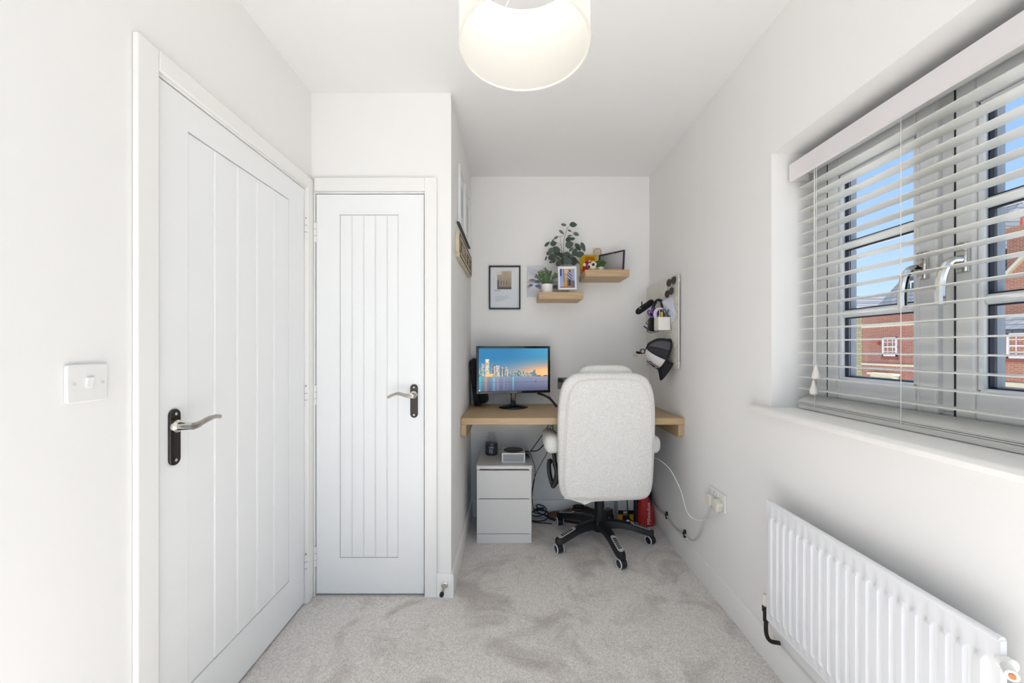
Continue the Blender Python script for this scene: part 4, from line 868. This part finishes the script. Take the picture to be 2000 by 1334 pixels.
build('tape', MB().lathe([(.043, -.008), (.043, .008), (.031, .008), (.031, -.008), (.043, -.008)], (0, 0, 0), 36, 'y', cap=False).xf(tM), mat('tape_white', (236, 228, 230), .5), tr); build('core', MB().lathe([(.031, -.0085), (.031, .0085), (.028, .0085), (.028, -.0085), (.031, -.0085)], (0, 0, 0), 36, 'y', cap=False).xf(tM), mat('card_core', (70, 66, 84), .8), tr)
# sheet of paper tucked behind
pq = [P(1292.5, 588.5, 2.49), P(1314.5, 579, 2.37), Vector((.9895, 2.318, 1.424)), Vector((.9895, 2.44, 1.36))]
build('paper_sheet', MB().add([tuple(p) for p in pq]+[(p.x+.0008, p.y+.0008, p.z) for p in pq], [(0, 1, 2, 3), (7, 6, 5, 4)]+[(i, (i+1) % 4, 4+(i+1) % 4, 4+i) for i in range(4)]), mat('paper_white', (226, 228, 240), .8), smooth=0, label='folded white sheet of paper tucked behind the tool pot', cat='paper')
# sunglasses
def shades(name, label, l1, l2, tone, fcol):
    t = thing(name, (l1+l2)/2-Vector((0, 0, .03)), label, 'sunglasses', group='sunglasses on the pegboard'); d = (l2-l1); gap = d.length; d.normalize()
    nrm = Vector((-.93, -.36, .05)).normalized(); ax2 = d.cross(nrm).normalized(); nrm = ax2.cross(d)
    for c in (l1, l2):
        pts = [c+d*math.cos(a)*.0225+ax2*math.sin(a)*.0195 for a in [2*PI*i/24 for i in range(24)]]
        build('lens', MB().add(pts+[p+nrm*.0016 for p in pts], [tuple(range(24)), tuple(range(24, 48))]+[(i, (i+1) % 24, 24+(i+1) % 24, 24+i) for i in range(24)]), mat('lens_'+name, tone, .08, coat=.5), t)
        build('rim', MB().tube(pts, .0013, 6, closed=True), mat('rim_'+name, fcol, .3, .6), t)
    m1 = (l1+l2)/2; build('bridge', MB().tube([l1+d*.0225, m1+nrm*.003, l2-d*.0225], .0014, 6), mat('rim_'+name, fcol, .3, .6), t)
    for c, sg_ in ((l1, -1), (l2, 1)):
        h = c+d*sg_*.0235; build('temple', MB().tube([h, h-nrm*.012-d*sg_*.004, h-nrm*.018-d*sg_*.045+ax2*.004], .0014, 6), mat('rim_'+name, fcol, .3, .6), t)
shades('round_sunglasses', 'brown-lensed sunglasses hung vertically on the pegboard, further from the board', P(1306.5, 552.5, 2.37), P(1303, 574.5, 2.385), (62, 48, 50), (52, 44, 40))
shades('olive_sunglasses', 'olive-lensed sunglasses hung vertically on the pegboard, tight against the board', P(1315.5, 547.5, 2.335), P(1311, 568.5, 2.355), (58, 58, 52), (96, 92, 80))
# black hand-held hair clipper in its pouch
bc = thing('black_pouch', P(1258, 615, 2.66), 'long black padded pouch with a silver tab sticking out from the pegboard', 'pouch')
pp = [P(1244.5, 611, 2.62), P(1250, 606, 2.64), P(1258, 600.5, 2.66), P(1266, 595, 2.68), P(1271.5, 590.5, 2.68), P(1274, 589.5, 2.69)]
build('pouch_body', MB().tube(bez(pp, 4), [.012, .018, .021, .022, .022]+[.023]*4+[.022]*4+[.021]*4+[.019, .017, .014, .008], 14), M_DARK, bc)
build('strap_tab', MB().box(-.004, .004, -.004, .004, -.012, .012).xf(Matrix.Translation(P(1253.5, 592.5, 2.64))), M_BLACK, bc, bevel=.002)
build('silver_tab', MB().box(-.006, .006, -.002, .002, -.0035, .0035).xf(Matrix.Translation(P(1250, 602, 2.595)) @ Matrix.Rotation(.9, 4, 'Y')), M_SATIN, bc)
# headphones band
hp = thing('headphones', P(1285, 610, 2.52), 'black over-ear headphones hooked on the pegboard behind the tool pot', 'headphones')
arc = [P(1277, 612, 2.56), P(1275.5, 602, 2.56), P(1279, 592, 2.55), P(1285, 586.5, 2.53), P(1291, 588, 2.51), P(1293.5, 596, 2.49), P(1293.5, 606, 2.48)]
build('head_band', MB().tube(bez(arc, 5), .0105, 10), M_BLACK, hp); build('ear_cushion', MB().ellipsoid(P(1277, 615, 2.56), (.026, .020, .032)), M_DARK, hp); build('ear_cushion', MB().ellipsoid(P(1292, 610, 2.50), (.022, .016, .03)), M_DARK, hp)
build('silver_badge', MB().ellipsoid(P(1284.5, 590.5, 2.515), (.005, .004, .010)), M_SATIN, hp)
# bundle of black chargers
cb_ = thing('charger_bundle', P(1275, 648, 2.55), 'black charger with bundled leads hanging on the pegboard beside the tool pot', 'charger')
build('charger_body', MB().prism(rrect(.052, .095, .014), 'y', -.018, .018).xf(Matrix.Translation(P(1274.5, 633.5, 2.56)) @ Matrix.Rotation(math.radians(8), 4, 'Y')), M_BLACK, cb_, bevel=.006, seg=3)
build('lead', MB().tube(bez([P(1272, 618, 2.56), P(1265, 627, 2.56), P(1262, 631, 2.55), P(1266, 633, 2.54), P(1268, 622, 2.54), P(1276, 617, 2.55)], 6), .0022, 6), M_BLACK, cb_)
build('lead', MB().tube(bez([P(1257, 637, 2.54), P(1264, 642, 2.55), P(1265, 648, 2.55), P(1274, 650, 2.54), P(1284, 647.5, 2.53), P(1289, 645, 2.52)], 6), .0022, 6), M_BLACK, cb_)
build('jack', MB().tube([P(1258, 637.5, 2.54), P(1263, 641, 2.545)], .0042, 8), M_BLACK, cb_)
# dark card
build('dark_card', MB().box(PX-.0015, PX-.0002, 2.555, 2.640, 1.255, 1.292), mat('card_dark', (58, 46, 46), .5), bevel=.0005, label='small dark brown card pinned to the pegboard above the cap', cat='card')
# little shelf with knife, tape and orange clip
SHZ = 1.190; SHX = .862
hs = thing('pegboard_tray', (.93, 2.69, SHZ-.02), 'narrow white tray shelf hooked on the pegboard beside the cap', 'tray')
build('tray_base', MB().box(SHX, PX-.001, 2.640, 2.740, SHZ-.006, SHZ), M_PEG, hs, bevel=.002); build('tray_lip', MB().box(SHX-.002, SHX, 2.640, 2.740, SHZ-.018, SHZ+.004).box(SHX, PX-.001, 2.638, 2.640, SHZ-.018, SHZ+.004), M_PEG, hs, bevel=.001)
kn = thing('penknife', (.875, 2.66, SHZ), 'black-handled pocket knife on the white pegboard tray', 'knife')
build('handle', MB().tube([P(1242.5, 687.5, 2.66), P(1247, 689, 2.66), P(1254, 691.2, 2.66)], [.007, .0095, .0055], 10), M_BLACK, kn)
tg = build('grey_tape', MB().lathe([(.020, -.008), (.020, .008), (.012, .008), (.012, -.008), (.020, -.008)], (.915, 2.70, SHZ+.021), 28, 'y', cap=False), mat('tape_grey', (120, 118, 114), .6), label='small grey tape roll on the white pegboard tray', cat='tape')
oc = thing('orange_clip', (.945, 2.67, SHZ), 'orange and brass key clip on the white pegboard tray', 'clip')
build('clip_body', MB().box(-.006, .006, -.010, .010, 0, .036).xf(Matrix.Translation((.938, 2.665, SHZ+.002)) @ Matrix.Rotation(.55, 4, 'Y')), mat('clip_orange', (222, 104, 40), .5), oc, bevel=.003)
build('key_ring', MB().tube([(.962+math.cos(a)*.012, 2.665, SHZ+.038+math.sin(a)*.018) for a in [2*PI*i/20 for i in range(20)]], .002, 6, closed=True), mat('brass', (168, 110, 70), .35, .8), oc)
# baseball cap: crown points into the room, peak hangs down
cp = thing('baseball_cap', (.94, 2.43, 1.01), 'black mesh baseball cap with a white front panel hanging on the pegboard', 'cap')
cc = Vector((.958, 2.425, 1.195)); CT = Matrix.Rotation(math.radians(20), 3, 'Y'); RA, RB, RH = .098, .082, .115
def crown(a, t, off=0):      # a: 0 = towards the peak (down); t: 0 rim .. 1 top
    rr_ = math.cos(t*PI/2)**.8; hgt = math.sin(t*PI/2)
    return cc+CT @ Vector((-(RH+off)*hgt, math.sin(a)*(RB+off)*rr_, -math.cos(a)*(RA+off)*rr_))
def crown_part(name, a0, a1, m_, t0=0, t1=.98, off=0, na=16, nt=10):
    b = MB(); vs = [crown(a0+(a1-a0)*i/na, t0+(t1-t0)*j/nt, off) for j in range(nt+1) for i in range(na+1)]
    b.add(vs, [(j*(na+1)+i, j*(na+1)+i+1, (j+1)*(na+1)+i+1, (j+1)*(na+1)+i) for j in range(nt) for i in range(na)])
    o = build(name, b, m_, cp); q = o.modifiers.new('thickness', 'SOLIDIFY'); q.thickness = .002; return o
M_MESH = mat('cap_mesh', (38, 36, 42), .8, bump=(700, .9)); M_MESH2 = mat('cap_mesh_sheer', (84, 82, 86), .8, bump=(700, .9)); M_CAPW = mat('cap_white', (226, 222, 220), .85, bump=(400, .2)); M_CAPB = mat('cap_black', (24, 22, 28), .85, bump=(400, .2))
fp = crown_part('front_panel', -1.2, 1.2, M_CAPW)
crown_part('mesh_panel', 1.2, 1.75, M_MESH); crown_part('mesh_panel', 1.75, 2.45, M_MESH2); crown_part('mesh_panel', 2.45, 3.14, M_MESH)
crown_part('mesh_panel', -1.75, -1.2, M_MESH); crown_part('mesh_panel', -2.45, -1.75, M_MESH2); crown_part('mesh_panel', -3.14, -2.45, M_MESH)
for a in (-2.45, -1.75, -1.2, 1.2, 1.75, 2.45): build('seam_tape', MB().tube([crown(a, t/10*.98, .001) for t in range(11)], .0038, 6), M_CAPB, cp)
build('sweat_band', MB().tube([crown(2*PI*i/40, .03, .0012) for i in range(40)], .0052, 6, closed=True), M_CAPB, cp); build('top_button', MB().ellipsoid(cc+CT @ Vector((-RH-.001, 0, 0)), (.005, .008, .008)), M_CAPB, cp)
pk = MB(); n1, n2 = 14, 6; vs = []
for j in range(n2+1):
    q = j/n2
    for i in range(n1+1):
        a = -1.15+2.3*i/n1; e0 = crown(a, .02); ln = .075*math.cos(a/1.25*PI/2*.92)
        vs.append(tuple(e0+Vector((.012*q+.045*math.sin(a)**2*q, math.sin(a)*-.012*q, -ln*q))))
pk.add(vs, [(j*(n1+1)+i, j*(n1+1)+i+1, (j+1)*(n1+1)+i+1, (j+1)*(n1+1)+i) for j in range(n2) for i in range(n1)])
o = build('peak', pk, M_CAPB, cp); q = o.modifiers.new('thickness', 'SOLIDIFY'); q.thickness = .004
# badge on the front panel
def badge_pt(u, v, off): return crown(-.42+u*.84, .10+v*.36, off)
bb = MB(); vs = [badge_pt(i/8, j/5, .0022) for j in range(6) for i in range(9)]; bb.add(vs, [(j*9+i, j*9+i+1, (j+1)*9+i+1, (j+1)*9+i) for j in range(5) for i in range(8)])
bdg = build('badge', bb, mat('badge_cream', (222, 206, 200), .7), fp)
build('badge_border', MB().tube([badge_pt(*q, .003) for q in [(i/8, 0) for i in range(8)]+[(1, j/5) for j in range(5)]+[(1-i/8, 1) for i in range(8)]+[(0, 1-j/5) for j in range(5)]], .0022, 6, closed=True), mat('badge_red', (64, 30, 38), .7), fp)
for k, (u0, u1, v0, v1) in enumerate(((.18, .30, .2, .8), (.34, .46, .25, .85), (.42, .56, .2, .5), (.60, .70, .2, .8), (.68, .82, .55, .8))):
    build('badge_mark', MB().tube([badge_pt(u0, v0, .0032), badge_pt((u0+u1)/2, v1, .0032), badge_pt(u1, v0, .0032)], .0020, 6), mat('badge_ink', (36, 30, 38), .7) if k != 3 else mat('badge_pink', (176, 96, 104), .7), fp)

# ================================================================== OFFICE CHAIR
ch_ = thing('office_chair', (.56, 2.47, 0), 'cream boucle office chair with black five-star base at the desk', 'chair')
def superring(cx, cyv, z, hw, hd, n=3.6, N=44):
    out = []
    for k in range(N):
        a = 2*PI*k/N; c, s_ = math.cos(a), math.sin(a)
        out.append((cx+hw*math.copysign(abs(c)**(2/n), c), cyv+hd*math.copysign(abs(s_)**(2/n), s_), z))
    return out
def loft(rings):
    N = len(rings[0]); vs = [p for r in rings for p in r]; fs = [(i*N+k, i*N+(k+1) % N, (i+1)*N+(k+1) % N, (i+1)*N+k) for i in range(len(rings)-1) for k in range(N)]
    return MB().add(vs, fs+[tuple(range(N))[::-1], tuple(range((len(rings)-1)*N, len(rings)*N))])
BCX = .536
lev = [(.362, .17, .012), (.366, .222, .030), (.380, .248, .042), (.41, .266, .049), (.46, .275, .052), (.60, .2785, .053), (.72, .280, .055), (.85, .2805, .057), (.946, .275, .058), (1.005, .262, .056), (1.045, .244, .052), (1.075, .216, .043), (1.092, .172, .028), (1.096, .12, .014)]
yc = lambda z: 2.224-.05*(z-.36)
br = build('backrest', loft([superring(BCX, yc(z), z, a*.986, b) for z, a, b in lev]), M_BOUCLE, ch_, smooth=80, sub=1)
def back_pt(x, z, off=.002):
    zs = [l[0] for l in lev]
    for i in range(len(lev)-1):
        if lev[i][0] <= z <= lev[i+1][0]:
            t = (z-lev[i][0])/(lev[i+1][0]-lev[i][0]); hw = lev[i][1]+(lev[i+1][1]-lev[i][1])*t; hd = lev[i][2]+(lev[i+1][2]-lev[i][2])*t; hw *= .986; break
    q = min(.999, abs(x-BCX)/hw); return Vector((x, yc(z)-hd*(1-q**3.6)**(1/3.6)-off, z))
pip = [(-.222, .395), (-.238, .45), (-.236, .62), (-.230, .78), (-.222, .92), (-.205, 1.0), (-.16, 1.046), (-.05, 1.058), (.08, 1.057), (.17, 1.044), (.215, .99), (.236, .90), (.246, .75), (.248, .6), (.247, .46), (.232, .40)]
build('piping', MB().tube([back_pt(BCX+a, z, .0005) for a, z in [(q.x, q.y) for q in bez([(a, z, 0) for a, z in pip], 5)]], .0036, 7), mat('piping_beige', (236, 229, 222), .9), br)
build('piping', MB().tube([back_pt(BCX+a-.010*(a < -.1), z, .0005) for a, z in [(q.x, q.y) for q in bez([(a, z, 0) for a, z in pip[1:6]], 5)]], .0026, 7), mat('piping_beige', (236, 229, 222), .9), br)
build('hem', MB().tube([back_pt(BCX-.22+.44*i/20, .392-.004*math.sin(i*1.3), .0005) for i in range(21)], .0034, 7), mat('piping_beige', (236, 229, 222), .9), br)
# loose fabric corner hanging under the back
fl = [(.30, .372), (.34, .366), (.385, .352), (.415, .338), (.435, .346), (.455, .356), (.52, .360), (.62, .362), (.62, .380), (.30, .386)]
build('fabric_flap', MB().prism([(a, b) for a, b in fl], 'y', 2.200, 2.208), M_BOUCLE, br, bevel=.002)
build('headrest', loft([superring(.545, 2.252-.03*(z-1.0), z, a, b, 3) for z, a, b in ((.90, .13, .02), (.915, .155, .035), (.95, .172, .046), (1.04, .170, .047), (1.09, .160, .043), (1.118, .140, .034), (1.132, .105, .020), (1.135, .06, .008))]), M_BOUCLE, ch_, smooth=80, sub=1)
build('seat', loft([superring(.55, 2.52, z, a, b, 4) for z, a, b in ((.455, .22, .20), (.462, .245, .225), (.485, .258, .238), (.53, .258, .238), (.552, .245, .225), (.562, .20, .18))]), M_BOUCLE, ch_, smooth=80, sub=1)
for cx_, sgn in ((.240, -1), (.824, 1)):
    build('armrest_pad', loft([[(cx_+hw*x_, y, .668+hz*z_) for x_, z_ in [(math.copysign(abs(math.cos(2*PI*k/20))**.75, math.cos(2*PI*k/20)), math.copysign(abs(math.sin(2*PI*k/20))**.75, math.sin(2*PI*k/20))) for k in range(20)]] for y, hw, hz in ((2.238, .020, .026), (2.244, .036, .042), (2.262, .047, .052), (2.33, .049, .054), (2.45, .047, .048), (2.53, .041, .040), (2.555, .027, .028), (2.562, .010, .012))]), M_BOUCLE, ch_, smooth=80)
    ar = build('arm_frame', MB().tube(bez([(cx_+sgn*.0-sgn*.008, 2.33, .628), (cx_-sgn*.014, 2.325, .585), (cx_-sgn*.020, 2.32, .535), (cx_-sgn*.030, 2.315, .49), (cx_-sgn*.022, 2.315, .43), (cx_-sgn*.006, 2.32, .405), (cx_-sgn*.03, 2.36, .415), (cx_-sgn*.08, 2.42, .44)], 5), [.0125]*10+[.016]*26, 10), M_BLACK, ch_)
    build('arm_loop', MB().tube(bez([(cx_-sgn*.004, 2.345, .41), (cx_+sgn*.010, 2.35, .46), (cx_+sgn*.014, 2.36, .515), (cx_+sgn*.008, 2.37, .540), (cx_-sgn*.004, 2.375, .53)], 5), .0145, 10), M_BLACK, ar)
    build('under_plate', MB().box(cx_-.022, cx_+.022, 2.27, 2.50, .618, .630), M_BLACK, ar, bevel=.004)
build('seat_mechanism', MB().box(.47, .65, 2.40, 2.60, .415, .458).box(.34, .76, 2.415, 2.445, .425, .452), M_BLACK, ch_, bevel=.006)
build('gas_column', MB().lathe([(.030, .10), (.030, .30), (.026, .305), (.026, .42)], (.56, 2.47, 0), 24), M_BLACK, ch_)
bp_ = build('star_base', MB().lathe([(.034, .066), (.046, .072), (.052, .10), (.048, .140), (.036, .152), (.030, .16)], (.56, 2.47, 0), 28), M_BLACK, ch_)
M_PADG = mat('foot_pad_grey', (186, 184, 180), .45)
for i, ad in enumerate((-80, -8, 64, 136, 208)):
    a = math.radians(ad); T = Matrix.Translation((.56, 2.47, 0)) @ Matrix.Rotation(a, 4, 'Z')
    secs = [(.02, .028, .085, .143), (.07, .029, .094, .143), (.13, .028, .098, .138), (.19, .0275, .091, .126), (.25, .0275, .075, .110), (.295, .027, .062, .097), (.322, .024, .058, .091), (.333, .014, .058, .088)]
    rg = [[(x, -hw, z0), (x, -hw*.9, (z0+z1)/2), (x, -hw*.8, z1-.004), (x, -hw*.5, z1), (x, hw*.5, z1), (x, hw*.8, z1-.004), (x, hw*.9, (z0+z1)/2), (x, hw, z0)] for x, hw, z0, z1 in secs]
    arm = build('base_arm', loft(rg).xf(T), M_BLACK, ch_, smooth=40)
    sl_ = math.atan2(.097-.126, .295-.19)
    def top(x): return .126+(x-.19)*(.097-.126)/(.295-.19) if x > .19 else .138+(x-.13)*(.126-.138)/.06
    PT = T @ Matrix.Translation((.255, 0, top(.255)+.0005)) @ Matrix.Rotation(-sl_, 4, 'Y')
    build('foot_pad', MB().prism([(b, c) for c, b in capsule(.036, .128)], 'z', 0, .0025).xf(PT), M_PADG, arm, bevel=.0008)
    for k in range(6): build('pad_rib', MB().box(-.036+k*.0145-.0038, -.036+k*.0145+.0038, -.0115, .0115, .0022, .0042).xf(PT), M_BLACK, arm)
    # caster
    ct_ = Matrix.Translation(T @ Vector((.315, 0, 0))) @ Matrix.Rotation(math.radians((113, 119, 112, 98, 113)[i]), 4, 'Z')
    cs = build('caster', MB().lathe([(.0262, -.019), (.0275, -.015), (.0275, .015), (.0262, .019)], (0, 0, .0277), 28, 'y').lathe([(.007, .04), (.007, .062)], (0, 0, 0), 12).xf(ct_), M_BLACK, ch_)
    for sgn in (-1, 1): build('wheel_rim', MB().lathe([(.0272, sgn*.0188), (.0268, sgn*.0225), (.0225, sgn*.0235), (.0215, sgn*.0205)], (0, 0, .0277), 28, 'y', cap=False).xf(ct_), mat('rim_white', (226, 224, 230), .4), cs)
    for sgn in (-1, 1): build('wheel_hub', MB().lathe([(.0222, sgn*.018), (.0222, sgn*.0212), (.012, sgn*.0225)], (0, 0, .0277), 24, 'y').xf(ct_), M_BLACKG, cs)
build('cap_disc', MB().lathe([(.010, 0), (.010, .003), (.007, .004)], (.735, 2.448, .137), 20), M_WHITEP, bp_)

# ================================================================== UNDER THE DESK
rb_ = thing('red_bag', (.935, 2.70, 0), 'red drawstring sack with white vertical lettering on the floor under the desk', 'bag')
M_RB = mat('red_nylon', (196, 44, 40), .6, bump=(30, .8), bumpdist=.008)
build('sack', loft([superring(.935+ox, 2.70, z, a, b, 2.8) for z, a, b, ox in ((.001, .050, .045, 0), (.006, .056, .052, 0), (.04, .057, .055, 0), (.09, .054, .052, -.001), (.14, .049, .046, -.002), (.175, .040, .036, -.004), (.195, .028, .026, -.006), (.205, .018, .018, -.008), (.222, .024, .024, -.010))]), M_RB, rb_, smooth=70, sub=1)
lettering('sack_lettering', 'Milwaukee', .034, Matrix.Translation((.938, 2.6445, .098)) @ Matrix.Rotation(math.radians(-4), 4, 'X') @ frame_M((0, 0, 0), (0, 0, 1), (-1, 0, 0)), mat('print_white', (226, 214, 214), .6), rb_, depth=.001)
build('drawstring', MB().tube(bez([(.924, 2.68, .206), (.945, 2.665, .212), (.950, 2.645, .19), (.955, 2.64, .15)], 5), .003, 6), M_BLACK, rb_)
tbx = thing('tool_box_carton', (.80, 2.77, 0), 'white, black and yellow cardboard carton on the floor under the desk', 'carton')
build('carton', MB().box(.752, .862, 2.735, 2.83, .001, .178), mat('carton_white', (214, 212, 206), .7), tbx, bevel=.001)
def carton(x, y):
    if y < .30: return (206, 154, 30) if (x < .28 or x > .76) or y > .26 else (46, 40, 34)
    if y < .46: return (196, 198, 202) if .34 < x < .64 and .33 < y < .43 else (24, 24, 28)
    if .52 < y < .56 and .5 < x < .8 and (x*20) % 1 > .4: return (120, 126, 134)
    if y > .88 and .82 < x < .92: return (90, 70, 66)
    return (212, 210, 206)
printed('carton_print', (.753, 2.7345, .002), (.108, 0, 0), (0, 0, .175), 50, 60, carton, tbx)
gb = thing('black_holdall', (.88, 2.79, 0), 'tall black fabric bag against the wall behind the red sack', 'bag')
build('bag_body', loft([superring(.945, 2.795, z, a, b, 3) for z, a, b in ((.001, .04, .03), (.006, .048, .036), (.10, .050, .038), (.28, .049, .038), (.40, .044, .034), (.455, .030, .024), (.468, .012, .010))]), M_DARK, gb, smooth=70, sub=1)
build('bag_strap', MB().tube(bez([(.985, 2.752, .05), (.990, 2.75, .25), (.984, 2.752, .40), (.965, 2.757, .46), (.945, 2.76, .468)], 5), .005, 8), M_BLACK, gb)
gb2 = thing('charcoal_bag', (.885, 2.80, 0), 'low charcoal bag squeezed between the carton and the red sack', 'bag')
build('bag_body', loft([superring(.878, 2.755, z, a, b, 3) for z, a, b in ((.001, .010, .03), (.006, .0125, .04), (.12, .012, .04), (.175, .010, .032), (.19, .004, .014))]), mat('charcoal', (58, 60, 64), .9, bump=(200, .5)), gb2, smooth=70, sub=1)
def shoe(name, label, loc, rot, col):
    t = thing(name, loc, label, 'shoe', rot, group='shoes under the desk'); t.scale = (.9, .88, .9)
    prof = [(-.135, .030, .06, .085), (-.125, .036, .10, .0), (-.07, .038, .10, 0), (-.02, .040, .092, 0), (.03, .044, .072, 0), (.08, .047, .055, 0), (.12, .040, .046, 0), (.142, .022, .036, 0), (.148, .006, .026, 0)]
    rings_ = [[(x, hw*math.cos(b_), .018+(h-.018)*max(0, math.sin(b_))**.7) for b_ in [PI*k/12 for k in range(13)]]+[(x, 0, .018)] for x, hw, h, _ in prof]
    build('upper', loft(rings_), mat(col[0], col[1], .6, bump=(80, .3)), t, local=True, smooth=60)
    build('sole', loft([[(x, hw*1.08*sg_, z) for sg_, z in ((-1, .001), (1, .001), (1, .020), (-1, .020))] for x, hw, h, _ in prof]), mat('sole_dark', (38, 30, 28), .8), t, local=True, bevel=.002)
    build('collar', MB().tube([(-.095+.042*math.cos(a), .026*math.sin(a), .100) for a in [2*PI*k/20 for k in range(20)]], .005, 6, closed=True), mat('collar_dark', (44, 34, 30), .8), t, local=True)
    lc = MB()
    for k in range(4): lc.tube([(-.03+k*.02, -.020, .091-k*.011), (-.027+k*.02, 0, .097-k*.011), (-.03+k*.02, .020, .091-k*.011)], .0022, 6)
    build('laces', lc, mat('lace_brown', (96, 70, 48), .8), t, local=True)
shoe('brown_shoe', 'brown leather shoe on the floor beside the coiled cable', (.385, 2.765, 0), 2.75, ('shoe_tan', (112, 78, 52)))
shoe('dark_shoe', 'dark brown shoe on the floor behind the chair column', (.568, 2.789, 0), 0.0, ('shoe_dark', (58, 44, 40)))
# loose cables
def cable(name, label, pts, r=.0028, parent=None):
    return build(name, MB().tube(bez(pts, 7), r, 7), M_BLACK, parent, label=label, cat='cable')
coil = []
for k in range(46):
    a = k*.62; coil.append((.201+.045*math.cos(a)+.020*math.sin(k*.21), 2.775+.030*math.sin(a), .012+.055*(.5+.5*math.sin(a*.5+k*.1))+.0009*k))
coil += [(.235, 2.76, .07), (.255, 2.75, .05), (.245, 2.735, .02), (.20, 2.735, .006), (.14, 2.74, .006), (.18, 2.715, .005), (.28, 2.70, .005)]
build('coiled_cable', MB().tube(bez(coil, 4), .0034, 7), M_BLACK, label='tangled coil of black cable on the carpet beside the white drawer unit', cat='cable')
cable('hanging_cable', 'thin black cable slanting from the desk to the console plugs', [P(1072, 829.5, 2.72), P(1058, 851, 2.70), P(1046, 868, 2.66), P(1037, 880, 2.60), P(1036, 884, 2.58)])
cable('hanging_cable', 'thicker black cable drooping from the armrest side to the console plugs', [P(1079, 829.5, 2.74), P(1080, 850, 2.73), P(1068, 862, 2.70), P(1056, 875, 2.67), P(1048, 880.5, 2.63), P(1037, 881, 2.59)], .0038)
cable('hanging_cable', 'thin black cable looping down behind the white drawer unit', [P(1035.5, 886, 2.585), P(1040, 897, 2.66), P(1045, 915, 2.72), P(1044, 935, 2.74), P(1040, 960, 2.75), P(1038, 985, 2.76)], .0024)
cable('hanging_cable', 'thin black cable falling from the desk to the floor past the armrest', [P(1076, 829.5, 2.76), P(1070, 878, 2.77), P(1060, 900, 2.77), P(1049, 920, 2.78), P(1041, 945, 2.79), P(1039, 970, 2.80), P(1042, 995, 2.80)], .0024)
cable('hanging_cable', 'twin black cable hanging down in front of the cardboard carton', [P(1222, 960, 2.66), P(1225, 980, 2.66), P(1226, 1000, 2.67), P(1228, 1012, 2.68), P(1240, 1020, 2.68)], .0036)
